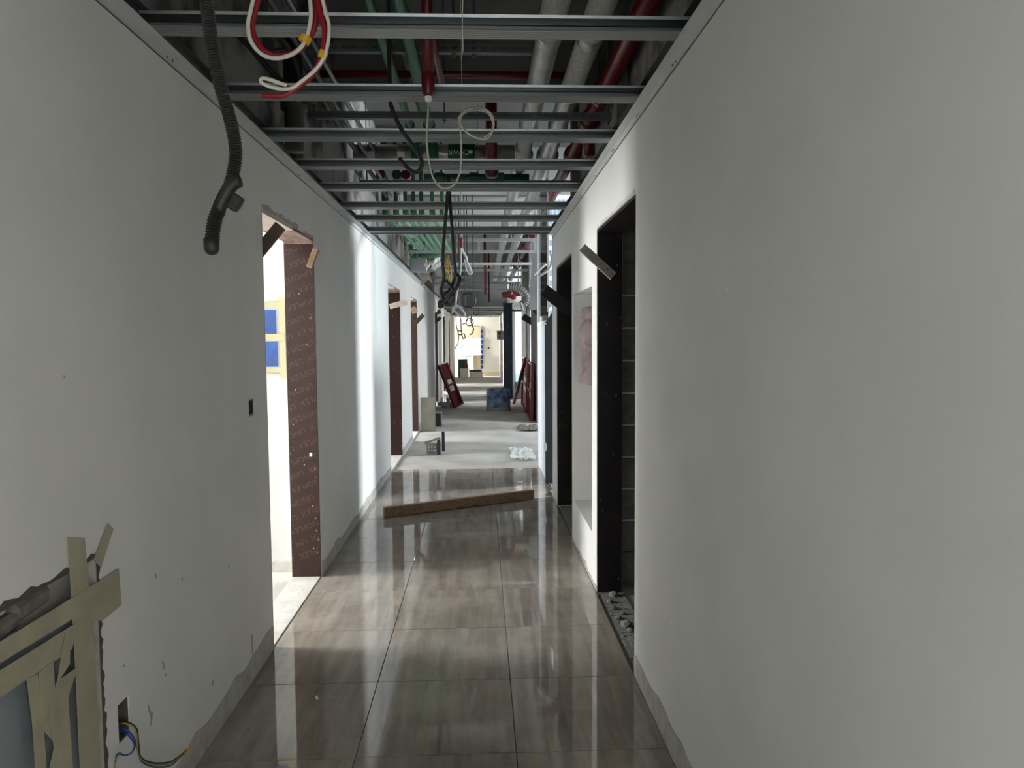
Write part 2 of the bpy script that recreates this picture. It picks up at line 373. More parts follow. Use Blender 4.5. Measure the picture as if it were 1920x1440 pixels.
# the rough wall over the ceiling line
struct(obj('wall_left_upper', box(XL-.19, XL-.012, -3.2, 29.6, ZT, 3.75), 'upper'))
struct(obj('wall_right_upper', box(XR+.215, XR+.34, -3.2, 7.05, ZT, 3.75), 'upper'))
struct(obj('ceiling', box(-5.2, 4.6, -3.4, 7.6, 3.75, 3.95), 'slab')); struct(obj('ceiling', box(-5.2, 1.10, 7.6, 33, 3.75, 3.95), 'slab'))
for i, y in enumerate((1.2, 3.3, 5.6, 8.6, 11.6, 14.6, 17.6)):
    struct(obj('beam', box(-1.07, .90 if y < 6 else 1.10, y, y+.32, 3.42 if y < 8 else 3.27, 3.76), 'slab' if y < 8 else 'plaster'))  # far beams get pale plaster, putting the daylight on them into the colour
# back of the corridor: unseen, its door-high opening added to let weak light in
PB = lambda a, b, c: (a, -3.2-c, b)
struct(obj('wall_back', gridwall(B(), PB, -1.3, 1.1, -.03, 3.75, [(-.8, .5, -.03, 2.3, None)], .15), 'plaster'))

# bare band of render at the foot of the walls, with a torn upper edge
def foot(side, y0, y1, h=.10, n=None):
    X = XL if side < 0 else XR; n = n or max(6, int((y1-y0)*9))
    top = [Vector((X, y0+(y1-y0)*i/n, h+random.uniform(-.02, .018))) for i in range(n+1)]
    bm = B(); pts = [Vector((X, y0, 0))]+top+[Vector((X, y1, 0))]
    # quads strip rather than one big polygon
    for i in range(n):
        a, b = top[i], top[i+1]
        poly_slab(bm, [Vector((X, a.y, 0)), Vector((X, b.y, 0)), b, a], (-side*.004, 0, 0))
    bmesh.ops.remove_doubles(bm, verts=bm.verts[:], dist=1e-5)
    return bm
for i, (a, b) in enumerate(((-.59, 3.645), (4.775, 8.49), (9.76, 11.19), (12.31, 16.9))):
    struct(obj('baseboard_left', foot(-1, a, b, .11 if i == 0 else .085), 'render'))
struct(obj('baseboard_right', foot(1, -3, 3.26, .11), 'render'))
struct(obj('baseboard_right', foot(1, 4.375, 5.2, .03), 'render'))

# ------------------------------------------------------------------ doorways
def clip_text(bm, x0, x1, z0, z1):
    for co_, no in (((x0, 0, 0), (-1, 0, 0)), ((x1, 0, 0), (1, 0, 0)), ((0, 0, z0), (0, 0, -1)), ((0, 0, z1), (0, 0, 1))):
        bmesh.ops.bisect_plane(bm, geom=bm.verts[:]+bm.edges[:]+bm.faces[:], plane_co=co_, plane_no=no, clear_outer=True)
def screws(bm, pts, r=.006):
    for p in pts: lathe(bm, [(r, 0), (r*.6, -.003)], p, 8, axis=1)
    return bm
def doorway(n, side, y0, y1, thick=.187, m='ply', soff='soffit', printed=False):
    X = XL if side < 0 else XR
    xa, xb = (X-thick, X-.003) if side < 0 else (X+.003, X+thick)
    d = struct(obj('door_%d' % n, box(xa, xb, y1-.018, y1-.001, .002, HD-.02), m))
    obj('jamb_panel', box(xa, xb, y0+.001, y0+.018, .002, HD-.02), m, d)
    k = y1-.45*(y1-y0)
    obj('head_panel', box(xa, xb, k, y1-.001, HD-.018, HD-.001), 'raw_ply' if m == 'ply' else m, d)
    obj('head_panel', box(xa, xb, y0+.001, k, HD-.018, HD-.001), soff, d)
    obj('edge_strip', box(xa, xb, y1-.024, y1-.018, HD-.034, HD-.019), 'raw_ply' if m == 'ply' else m, d)
    # screw heads and smears of filler left on the boards
    pts = [(random.uniform(xa+.03, xb-.03), y1-.018, .2+i*.27+random.uniform(-.05, .05)) for i in range(7)]
    if m == 'ply': stuff(obj('screw_heads', screws(B(), pts, .0045), 'fitting', d))
    bm = B()
    for i in range(14):
        z = random.choice((random.uniform(.02, 2.1), random.uniform(.02, .8))); x = random.choice((xa+random.uniform(0, .03), xb-random.uniform(0, .03), random.uniform(xa, xb))); s = random.uniform(.002, .007)
        x = min(max(x, xa+s), xb-s); k = random.uniform(.6, 2.2)
        poly_slab(bm, [(x+math.cos(t)*s, y1-.019, z+math.sin(t)*s*k*random.uniform(.7, 1.2)) for t in (0, 1, 2, 3, 4, 5)], (0, .0012, 0))
    stuff(obj('filler_spatter', bm, 'rubble', d))
    if printed:
        t = text_mesh('\n'.join(['UNOPLEX  UNOPLEX  UNOPLEX' if i % 2 else 'PLEX  UNOPLEX  UNOPLEX  UN' for i in range(40)]), .052, 1.62)
        bmesh.ops.transform(t, verts=t.verts[:], matrix=Matrix.Translation((-1.15, y1-.0189, 1.1)) @ Matrix.Rotation(PI/2, 4, 'X') @ Matrix.Rotation(PI+.36, 4, 'Z'))
        clip_text(t, xa+.006, xb-.004, .12, HD-.04)
        obj('lettering', t, 'print', d)
        lab(obj('paper_tag', box(-1.115, -1.098, y1-.0202, y1-.0182, .795, .82), 'white_sheet', d), 'small white square stuck on the brown board')
    return d
D1 = doorway(1, -1, *DL[1], printed=True)
doorway(2, -1, *DL[2]); doorway(3, -1, *DL[3])
for i in (4, 5, 6): doorway(i, -1, *DL[i], m='plydark' if i < 6 else 'ply')
D7 = doorway(7, 1, *DR[0], thick=.15, m='plydark', soff='plydark')
D8 = doorway(8, 1, *DR[1], thick=.15, m='plydark', soff='plydark')

# torn plaster along the door heads
def torn(parent, side, y0, y1, z, h=.028, m='render'):
    X = XL if side < 0 else XR; bm = B(); n = 14; up = [random.uniform(.35, 1)*h for i in range(n+1)]
    for i in range(n):
        ya, yb = y0+(y1-y0)*i/n, y0+(y1-y0)*(i+1)/n
        poly_slab(bm, [(X, ya, z), (X, yb, z), (X, yb, z+up[i+1]), (X, ya, z+up[i])], (-side*.003, 0, 0))
    bmesh.ops.remove_doubles(bm, verts=bm.verts[:], dist=1e-5)
    return obj('torn_plaster', bm, m, parent)
torn(wall_left, -1, 3.66, 4.36, HD+.001, .034); torn(wall_left, -1, 4.5, 4.76, HD+.001, .02)
torn(wall_right, 1, 3.3, 4.34, HD+.001, .03, 'dust'); torn(wall_right, 1, 5.6, 6.6, HD+.001, .014)
# nicks and scuffs in the skim coat
def nick(bm, u, v, du, dv, wpx, X, s):
    a = hit(u, v, 0, X); b = hit(u+du, v+dv, 0, X); c = hit(u+du+wpx, v+dv, 0, X); d = hit(u+wpx, v, 0, X)
    poly_slab(bm, [a, b, c, d], (s*.0015, 0, 0))
bm = B()
for (u, v, du, dv, wp) in ((290, 1074, 1, 10, 2), (340, 1082, 0, 6, 2), (303, 1240, 4, 16, 3), (308, 1262, 2, 6, 2), (275, 1322, 6, 24, 4), (284, 1334, -4, 26, 3), (398, 1275, 0, 12, 2), (471, 1190, 2, 40, 2), (118, 703, 1, 7, 3), (230, 1246, 0, 4, 3), (427, 1060, 1, 4, 2)):
    nick(bm, u, v, du, dv, wp, XL, 1)
stuff(obj('scuffs', bm, 'render', wall_left))
bm = B()
for (u, v, du, dv, wp) in ((1258, 1163, 3, 8, 3), (1282, 1140, 2, 3, 4), (1630, 1005, 5, 2, 4), (1362, 540, 1, 6, 3)):
    nick(bm, u, v, du, dv, wp, XR, -1)
stuff(obj('scuffs', bm, 'white_band', wall_right))

# ------------------------------------------------------------------ rooms left of the corridor
struct(obj('wall_room_outer', gridwall(B(), lambda a, b, c: (-4.9-c, a, b), -3.2, 31.0, -.03, 3.75, [(-2, -.4, .7, 2.4, None), (3.3, 4.8, .7, 2.3, None), (16.8, 18.2, .7, 2.4, None), (20.5, 21.9, .7, 2.4, None), (8.2, 9.7, .7, 2.3, None), (11.1, 12.7, .7, 2.3, None), (24, 25.8, .7, 2.4, None), (29.6, 30.85, .7, 2.6, None)], .15), 'white_sheet'))
RY = 4.955
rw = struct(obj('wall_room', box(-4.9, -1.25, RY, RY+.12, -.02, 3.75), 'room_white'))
for y in (2.4, 10.35, 13.4, 19.3, 22.9, 27.6): struct(obj('wall_room', box(-4.9, -1.25, y, y+.12, -.02, 3.75), 'white_sheet'))
struct(obj('baseboard_room', box(-4.9, -1.25, RY-.006, RY, -.02, .05), 'render'))
struct(obj('ceiling_room', box(-4.9, -1.25, 2.52, 4.95, 2.75, 2.80), 'white_sheet'))
# box of switches covered in blue film on the room wall
bx = thing('switch_box', 'wall box under blue film seen through the first left doorway', 'electrical box')
def prect(u0, v0, u1, v1, Y, d, m, name, parent, Y2=None):
    a, b = at(u0, v1, Y), at(u1, v0, Y)
    return obj(name, box(a.x, b.x, Y, Y+d, a.z, b.z), m, parent)
prect(470, 576, 526, 692, RY-.02, .018, 'frame_grey', 'frame', bx)
prect(474, 581, 517, 627, RY-.024, .004, 'blue_film', 'film', bx); prect(474, 640, 520, 688, RY-.024, .004, 'blue_film', 'film', bx)
prect(470, 567, 533, 577, RY-.022, .001, 'tape_pale', 'tape_strip', bx); prect(526, 556, 533, 712, RY-.0225, .001, 'tape_pale', 'tape_strip', bx)
prect(470, 690, 533, 699, RY-.022, .001, 'tape_pale', 'tape_strip', bx); prect(470, 626, 533, 640, RY-.027, .001, 'tape_pale', 'tape_strip', bx)

# ------------------------------------------------------------------ rooms right of the corridor (unlit)
struct(obj('wall_store_outer', box(2.6, 2.7, -3.2, 7.05, -.02, 3.75), 'block'))
bw = struct(obj('wall_store', box(.84, 2.6, 4.52, 4.64, -.02, 3.75), 'block'))
for r in range(11):
    x = .845+(.0 if r % 2 else .19)
    for (a, b) in ((.845, .845+.19), (.845+.19, 1.4)) if r % 2 == 0 else ((.845, 1.20), (1.2, 1.5)):
        obj('block', box(a+.004, b-.004, 4.49+random.uniform(-.003, .003), 4.52, .012+r*.2, .2+r*.2, .004), 'block', bw)
struct(obj('wall_store', box(XR+.155, 2.6, 2.2, 2.32, -.02, 3.75), 'block'))
struct(obj('wall_store', box(.84, 2.6, 6.76, 6.86, -.02, 3.75), 'block'))
# pier edge beyond the second right doorway: narrow face and its corner bead
struct(obj('trim_1', box(XR-.006, XR+.012, 7.045, 7.062, 0, 2.56), 'white_band'))

# ------------------------------------------------------------------ ceiling edge trims and furring channels
def edge_trim(side, y0, y1):
    X = XL if side < 0 else XR; s = -side
    t = struct(obj('trim_2' if side < 0 else 'trim_3', box(min(X, X+s*.003), max(X, X+s*.003), y0, y1, 2.50, 2.53), 'track'))
    a, b = sorted((X, X+s*.04)); obj('flange', box(a, b, y0, y1, 2.5300, 2.5318), 'track', t)
    a, b = sorted((X-s*.004, X+s*.002)); obj('web', box(a, b, y0, y1, 2.5318, 2.585), 'galv_dark', t)  # dark steel colour stands in for the shade inside the track
    a, b = sorted((X, X+s*.03)); obj('upper_flange', box(a, b, y0, y1, 2.585, 2.587), 'galv_dark', t)  # likewise darkened for the shade on its underside
    bm = B(); y = y0+.3
    while y < min(y1, 10):
        for k in (0, .045): lathe(bm, [(.0045, 0), (.0045, s*.002)], (X+s*.003, y+k, 2.512+k*.1), 6, axis=0)
        y += .6
    stuff(obj('screw_heads', bm, 'galv_dark', t)); return t
edge_trim(-1, -2.5, 21.0); edge_trim(1, -2.5, 7.03)
# dark strips painting the shadow line under the trim
struct(obj('shadow_strip_left', box(XL, XL+.001, -2.5, 21, 2.494, 2.499), 'galv_dark')); struct(obj('shadow_strip_right', box(XR-.001, XR, -2.5, 7.03, 2.494, 2.499), 'galv_dark'))

prof = [(-.040, .036), (-.043, .044), (-.036, .046), (.041, .046), (.043, .044), (.043, .004), (.036, 0.)]
for i in range(5):
    y = .036-i*.0144; prof += [(y-.003, 0.0), (y-.0052, .003), (y-.0102, .003), (y-.0144, 0.0)]
prof += [(-.043, .001), (-.043, .008)]
CH = [(1.23, ''), (1.81, ''), (2.435, 'nearest'), (3.08, 'second'), (3.71, 'third'), (4.315, 'fourth'), (4.95, 'fifth'), (5.63, 'sixth'), (6.225, 'seventh'), (6.86, 'eighth')]
order = {'nearest': 'galvanised ceiling channel nearest, behind the red and white wire loop', 'second': 'galvanised ceiling channel behind the red sprinkler drop tip', 'third': 'galvanised ceiling channel just beyond the sprinkler drop, behind the black hook hose',
         'fourth': 'galvanised ceiling channel crossing just below the green lettered pipe label', 'fifth': 'galvanised ceiling channel crossing behind the bottom of the white cable loop',
         'sixth': 'galvanised ceiling channel just above the twin black hoses, third from the far end', 'seventh': 'galvanised ceiling channel second from the far end of the grid', 'eighth': 'galvanised ceiling channel last and farthest in the grid'}
for y, k in CH:
    o = obj('ceiling_channel', sheet(B(), [(a+y, b+2.5318) for a, b in prof], XL+.006, XR-.006), 'galv')
    tag(o, order.get(k, 'galvanised ceiling channel just above the top edge of the view' if y > 1.5 else 'galvanised ceiling channel overhead, closest to the viewpoint'), 'channel', 'furring channels of the ceiling grid')
o = obj('ceiling_channel', sheet(B(), [(7.02, 2.58), (7.02, 2.535), (7.05, 2.535), (7.05, 2.58)], XL+.006, XR-.006), 'galv'); tag(o, 'plain dark end bar of the ceiling grid right behind its last channel', 'channel', 'furring channels of the ceiling grid')

# ------------------------------------------------------------------ pipes overhead
def pipe(bm, a, b, r, seg=16, n=1):
    a, b = Vector(a), Vector(b); return tube(bm, [a.lerp(b, i/n) for i in range(n+1)], r, seg)
def lagged(x, z, r, label, y1=19.5, cloth=()):
    t = thing('insulated_pipe', label, 'pipe', 'insulated pipes along the corridor')
    y = .6; i = 0
    lens = [1.9, 1.35, .85, .75, 1.1, 1.0, 1.2, 1.3, 1.5, 1.6, 1.6, 1.7, 1.9, 2.2]
    while y < y1:
        e = min(y+lens[i % len(lens)], y1); n = 14; bm = B()
        P = [Vector((x, y+(e-y)*k/n, z)) for k in range(n+1)]
        tube(bm, P, [r*(.95 if k in (0, n) else random.uniform(.985, 1.02)) for k in range(n+1)], 20)
        obj('jacket', bm, 'cloth' if i in cloth else 'foil', t, smooth=True)
        if e < y1: obj('joint_band', tube(B(), [(x, e-.05, z), (x, e-.035, z), (x, e+.035, z), (x, e+.05, z)], [r*.98, r*1.09, r*1.09, r*.98], 20), 'foil', t, smooth=True)
        y = e; i += 1
    for yy in (6.35,): lab(obj('valve_cover', lathe(B(), [(r*1.0, -.12), (r*1.42, -.08), (r*1.42, .06), (r*1.0, .12)], (x, yy, z-.01), 20, axis=1), 'foil', t, smooth=False), 'bulging foil cover over a valve')
    return t
lagged(.362, 3.10, .066, 'silver foil lagged pipe, left of the pair running down the corridor', cloth=(1, 4))
lagged(.578, 3.10, .066, 'silver and woven lagged pipe, next to the red main', cloth=(0, 1, 2))
rm = thing('fire_main', 'thick dark red fire pipe along the right wall top', 'pipe')
obj('pipe', pipe(B(), (.79, .6, 3.1), (.79, 19.5, 3.1), .054, 18), 'redpipe', rm, smooth=True)
for y in (4.75, 5.35, 6.3, 7.6, 9.2, 11, 12.6, 14.2, 16): obj('coupling', lathe(B(), [(.056, -.06), (.074, -.05), (.074, -.012), (.064, -.01), (.064, .01), (.074, .012), (.074, .05), (.056, .06)], (.79, y, 3.1), 18, axis=1), 'redpipe', rm)
obj('branch', pipe(B(), (.79, 5.35, 3.1), (.79, 5.35, 2.86), .045, 14), 'redpipe', rm, smooth=True)
def green_run(x, z, r, y0, y1, label):
    t = thing('green_pipe', label, 'pipe', 'green water pipes')
    obj('pipe', pipe(B(), (x, y0, z), (x, y1, z), r, 14), 'green', t, smooth=True)
    for y in (4.72, 5.5): obj('socket', lathe(B(), [(r*1.02, -.05), (r*1.3, -.05), (r*1.3, .05), (r*1.02, .05)], (x, y, z), 14, axis=1), 'green', t)
    y = 3.62; obj('blue_band', tube(B(), [(x, y-.05, z), (x, y+.05, z)], r*1.03, 14), 'bluetape', t)
    obj('elbow', tube(B(), catmull([(x, y1-.06, z), (x, y1, z), (x, y1+.02, z-.03), (x, y1+.02, z-.16)], 4), r*1.25, 12), 'green', t, smooth=True)
    return t
green_run(-.500, 3.10, .027, .6, 5.84, 'thin green pipe, left of the two overhead near the sprinkler drop'); green_run(-.362, 3.10, .034, .6, 5.84, 'thicker green pipe just left of the red sprinkler drop')
# black ducting between the green pipes
o = obj('cable_tray', box(-.47, -.395, .6, 6.0, 3.30, 3.40), 'black'); tag(o, 'dark cable tray running over the two green pipes', 'cable tray')
for k, pts in enumerate(([(440, 60), (470, 90), (505, 130), (545, 165), (590, 190)], [(500, 85), (535, 95), (555, 120), (562, 150), (560, 190)])):
    tag(wire('black_cable', (hung if k else px)(pts, 3.2), .012, 'black'), ('thick black cable crossing behind the wire loop', 'thick black cable curling down behind the wire loop')[k], 'cable')
# sprinkler drops
def drop(u, v0, v1, Y, r, label, cap=True, zt=3.3, fat=1.):
    p = at(u, v1, Y); t = thing('sprinkler_drop', label, 'sprinkler pipe', 'red sprinkler drops', p)
    obj('pipe', tube(B(), [(0, 0, .05), (0, 0, zt-p.z)], r, 14), 'redpipe', t, smooth=True)
    obj('socket', lathe(B(), [(r*.8, .012), (r*.95, .02), (r*1.2, .06), (r*1.2, .09), (r, .1)], (0, 0, 0), 14), 'redpipe', t, smooth=True)
    if cap: lab(obj('plug', lathe(B(), [(r*.5, -.006), (r*.62, 0), (r*.62, .014)], (0, 0, 0), 12), 'white_sheet', t), 'white plug in the end')
    return t
drop(803, 80, 187, 2.86, .021, 'dark red sprinkler drop pipe with a white plug, near the green pipes')
d2 = drop(922, 270, 336, 5.9, .047, 'short thick red riser on the silver cross pipe', cap=False, zt=3.75)
t = obj('red_pipe', tube(B(), [at(803, 20, 3.68), at(812, 82, 3.9), at(829, 160, 4.3)], .02, 12), 'redpipe', smooth=True); tag(t, 'thin slanting red pipe beside the sprinkler drop', 'pipe')
t = obj('red_pipe', pipe(B(), (-.98, 4.72, 3.202), (.68, 4.72, 3.202), .024, 12), 'redpipe', smooth=True); tag(t, 'red pipe crossing the corridor under the slab', 'pipe')
# silver cross pipe with its green label
cpz = at(800, 288, 6.02).z; cp = thing('insulated_pipe', 'short silver pipe crossing the corridor, bearing a green label', 'pipe')
obj('jacket', pipe(B(), (-1.0, 6.02, cpz), (.285, 6.02, cpz), .07, 20), 'foil', cp, smooth=True)
for x in (-.86, -.62, .1): obj('joint_band', tube(B(), [(x-.03, 6.02, cpz), (x+.03, 6.02, cpz)], .0735, 20), 'foil', cp)
lx0, lx1 = at(840, 285, 5.95).x, at(890, 285, 5.95).x
lb = lab(obj('pipe_label', tube(B(), [(lx0, 6.02, cpz), (lx1, 6.02, cpz)], .0765, 20), 'label_green', cp, smooth=True), 'green label with white upside-down lettering')
R180 = Matrix.Rotation(PI/2, 4, 'X') @ Matrix.Rotation(PI, 4, 'Z')
def wrap(bm, cx, cz, r, Y):   # bend the flat print round the pipe
    for v in bm.verts:
        a = (v.co.z)/r-.05; v.co = Vector((v.co.x+cx, Y-math.cos(a)*r, cz+math.sin(a)*r))
    return bm
t = text_mesh('CHWR', .056); bmesh.ops.transform(t, verts=t.verts[:], matrix=R180)
obj('lettering', wrap(t, lx0+(lx1-lx0)*.41, cpz, .0785, 6.02), 'white_print', lb)
ar = B(); ar.faces.new([ar.verts.new(p) for p in ((-.015, 0, -.010), (.002, 0, -.010), (.002, 0, -.019), (.017, 0, 0), (.002, 0, .019), (.002, 0, .010), (-.015, 0, .010))])
obj('arrow', wrap(ar, lx0+(lx1-lx0)*.86, cpz, .0785, 6.02), 'white_print', lb)
# the green cross pipe behind
t = thing('green_pipe', 'dark green pipe crossing the corridor behind the silver one', 'pipe', 'green water pipes')
gz = at(850, 333, 6.75).z
obj('pipe', pipe(B(), (-.5, 6.75, gz), (.45, 6.75, gz), .035, 14), 'greendark', t, smooth=True)
for x in (-.36, -.05, .18): obj('socket', lathe(B(), [(.036, -.04), (.046, -.04), (.046, .04), (.036, .04)], (x, 6.75, gz), 14, axis=0), 'greendark', t)
for k, u in enumerate((715, 745, 762)):
    p = at(u, 329, 6.9); o = obj('pipe_end', lathe(B(), [(.035, -.05), (.045, -.05), (.045, .03), (.03, .05)], p, 14, axis=1), ('redpipe', 'black', 'redpipe')[k])
    tag(o, ('dark red pipe stub, left of the three open ends', 'black pipe stub between two red stubs', 'dark red pipe stub, right of the three open ends')[k], 'pipe', 'pipe stubs in the ceiling void')

# manifold of green pipes farther on
mf = thing('pipe_manifold', 'row of slim green water pipes dropping and running away overhead', 'pipes')
for k, u in enumerate((722, 742, 760, 775, 790, 810, 829)):
    Y0 = 7.9; p = at(u, 372, Y0); m = 'greendark' if k < 5 else 'green'  # dark risers against pale runs: silhouette and light put into the colour
    obj('riser', tube(B(), [(p.x, Y0, 3.72), (p.x, Y0, 2.96)], .036 if k == 0 else .022, 10), m, mf, smooth=True)
    obj('elbow', tube(B(), catmull([(p.x, Y0, 2.98), (p.x, Y0, 2.90), (p.x, Y0+.05, 2.87), (p.x, Y0+.14, 2.87)], 4), .032, 10), 'green', mf, smooth=True)
    obj('run', tube(B(), [(p.x, Y0+.1, 2.87), (p.x*.9, 11.2, 2.87)], .021, 10), 'greenlight', mf, smooth=True)
t = thing('green_pipe', 'fat green pipe crossing high by the left wall beyond the grid', 'pipe', 'green water pipes')
a, b = at(772, 476, 11.4), at(830, 478, 11.4)
obj('pipe', tube(B(), [a, b], .055, 14), 'green', t, smooth=True); obj('elbow', tube(B(), catmull([a+Vector((-.02, -.25, .05)), a+Vector((-.03, -.08, .02)), a, a+Vector((.1, 0, 0))], 4), .07, 12), 'green', t, smooth=True)
a2, b2 = at(778, 482, 11.34), at(793, 482, 11.34); obj('blue_band', tube(B(), [(a2.x, 11.4, a.z), (b2.x, 11.4, a.z)], .0565, 14), 'bluetape', t)

# ------------------------------------------------------------------ trapeze hangers
def strut(bm, x0, x1, y, z, slots=True, h=.041, d=.041):
    """slotted channel: front sheet with real slots, bottom and back sheets"""
    hs = []
    if slots:
        x = x0+.03
        while x < x1-.05: hs.append((x, x+.03, z+.012, z+.026, None)); x += .055
    gridwall(bm, lambda a, b, c: (a, y-d/2+c, b), x0, x1, z, z+h, hs, .003)
    boxm(bm, x0, x1, y-d/2, y+d/2, z-.003, z); boxm(bm, x0, x1, y+d/2-.003, y+d/2, z, z+h); return bm
def hanger(u0, u1, v, Y, label, slots=True, top=3.76, rods=(.06, .94), z=None):
    a, b = at(u0, v, Y), at(u1, v, Y); z = a.z if z is None else z
    t = thing('trapeze_hanger', label, 'pipe hanger', 'slotted trapeze hangers overhead')
    obj('strut', strut(B(), a.x, b.x, Y, z, slots), 'galv_dark' if Y < 8 else 'track', t)
    for f in rods:
        x = a.x+(b.x-a.x)*f
        obj('rod', tube(B(), [(x, Y, z-.03), (x, Y, top)], .006, 6), 'galv_dark', t)
        obj('nut', lathe(B(), [(.012, -.018), (.012, -.004)], (x, Y, z), 6), 'galv', t)
    return t
hanger(575, 1010, 97, 4.2, 'slotted steel bar above the nearest stretch of pipes', rods=(.04, .63, .72))
hanger(573, 1146, 222, 4.76, 'slotted steel bar carrying the lagged pipes, behind the coiled white cable', rods=(.03, .45, .99))
hanger(675, 1115, 347, 6.8, 'slotted steel bar over the bottom of the white cable loop', rods=(.03, .5, .97))
def frame_hanger(u0, u1, v0, v1, Y, label):
    a, b = at(u0, v1, Y), at(u1, v0, Y); t = thing('trapeze_hanger', label, 'pipe hanger', 'slotted trapeze hangers overhead')
    for z in (a.z, b.z-.04): obj('strut', box(a.x, b.x, Y-.02, Y+.02, z, z+.04), 'track', t)
    for x in (a.x, b.x-.04, a.x+(b.x-a.x)*.17, a.x+(b.x-a.x)*.56): obj('post', box(x, x+.04, Y-.02, Y+.02, a.z+.04, b.z-.04), 'track', t)
    for x in (a.x+.02, b.x-.02): obj('rod', tube(B(), [(x, Y, b.z), (x, Y, 3.74)], .008, 6), 'galv_dark', t)
frame_hanger(754, 1006, 447, 475, 10.6, 'pale rectangular hanger frame just beyond the ceiling grid')
for k, (v, Y, u0, u1) in enumerate(((497, 12.9, 850, 997), (509, 14.2, 800, 990), (522, 15.9, 805, 983), (533, 17.2, 810, 977), (545, 18.6, 815, 972))):
    hanger(u0, u1, v, Y, ('pale hanger bar second past the grid, level with the white wrapped cable', 'pale hanger bar third past the grid', 'pale hanger bar fourth past the grid', 'pale hanger bar fifth past the grid', 'pale hanger bar last and smallest before the lower ceiling')[k], slots=False, rods=(.02, .35, .995))
# red drops and rods farther on
for k, (u, v0, v1, Y, m, r) in enumerate(((910, 512, 552, 13.5, 'redpipe', .022), (917, 530, 566, 15.5, 'black', .016))):
    p, q = at(u, v0, Y), at(u, v1, Y); tag(obj('vertical_pipe', tube(B(), [q, (q.x, q.y, 3.7)], r, 8), m, smooth=True), ('thin red pipe hanging far down the corridor ceiling', 'thin black pipe hanging far down the corridor ceiling')[k], 'pipe')
# conduits along the left wall top
for k, (x, z) in enumerate(((-.96, 3.02), (-.90, 3.02), (-.83, 3.04))):
    tag(obj('conduit', pipe(B(), (x, 1.2, z), (x, 7.7, z), .014 if k else .02, 8), ('black', 'galv_dark', 'galv')[k], smooth=True), ('black conduit along the left wall above the ceiling line', 'dull steel conduit between two others along the left wall top', 'bright steel conduit along the left wall top')[k], 'conduit', 'conduits high on the left wall')
dp = obj('drain_pipe', lathe(B(), [(.05, -.16), (.05, .05), (.068, .05), (.068, .12), (.05, .12), (.05, .5)], at(552, 225, 3.9), 16), 'black', smooth=True); tag(dp, 'black drain pipe with a socket high by the left wall', 'pipe')
o = obj('junction_box', box(*sorted((at(768, 497, 10.75).x, at(800, 497, 10.75).x)), 10.75, 10.85, at(780, 510, 10.75).z, at(780, 484, 10.75).z, .01), 'frame_grey'); tag(o, 'pale grey plastic box near the left wall under the fat green pipe', 'junction box')
bm = B(); pts = [(790, 503), (800, 497), (812, 506), (805, 513), (812, 533), (803, 524), (797, 530), (790, 535), (787, 518)]
poly_slab(bm, [at(u, v, 12.3) for u, v in pts], (0, .006, 0)); tag(obj('torn_board', bm, 'grey_wood'), 'torn grey board scrap hanging by the left wall top', 'board')
bm = B()
for i in range(14):
    c = at(random.uniform(800, 826), random.uniform(487, 500), 9.7); obox(bm, c, Vector((random.random(), random.random(), .4)).normalized(), Vector((0, 1, 0)), Vector((.3, .1, 1)).normalized(), .06, .004, .03)
tag(obj('torn_paper', bm, 'white_sheet'), 'crumpled pale wrapping stuffed behind the twin black hoses', 'wrapping')

# ------------------------------------------------------------------ hanging hoses and cables
def corrugated(path, r):
    P = catmull(path, 40); out = []; L = 0; R = []
    # resample every 3 mm
    Q = [P[0]]
    for p in P[1:]:
        while (p-Q[-1]).length > .0037: Q.append(Q[-1]+(p-Q[-1]).normalized()*.0037)
    R = [r*(1.0 if (i//1) % 2 == 0 else .80) for i in range(len(Q))]
    return tube(B(), Q, R, 14)
ch = thing('corrugated_conduit', 'thick black corrugated conduit hanging down by the left wall', 'conduit')
obj('hose', corrugated(px([(383, -30), (388, 10), (394, 60), (403, 115), (413, 160), (428, 210), (439, 258), (442, 292), (437, 325), (430, 350)], 2.05), .0185), 'conduit', ch)
lab(obj('sleeve', tube(B(), catmull(px([(452, 339), (441, 342), (430, 352), (418, 374), (409, 396)], 2.02), 6), [.013]+[.0175]*3+[.0180]*(6*4-3), 14), 'black', ch, smooth=True), 'smooth taped sleeve over the bend')
obj('hose', corrugated(px([(411, 392), (403, 412), (399, 435), (397, 458)], 2.02), .0205), 'conduit', ch)
obj('end_cap', lathe(B(), [(.004, -.026), (.014, -.022), (.0195, -.012), (.0205, 0), (.0205, .016)], at(396.5, 460, 2.02), 14), 'black', ch, smooth=True)
tp = obj('tape_block', obox(B(), at(441, 380, 2.03), Vector((.55, 0, .83)), Vector((0, 1, 0)), Vector((.83, 0, -.55)), .022, .012, .016, .004), 'black', ch)
bm = B()
for i in range(12): bar(bm, at(449+i*.6, 389-i*1.7, 2.03), at(453+i*.7+random.uniform(0, 2), 393-i*1.7, 2.03), .0006, .0006)
stuff(obj('frayed_threads', bm, 'black', tp))

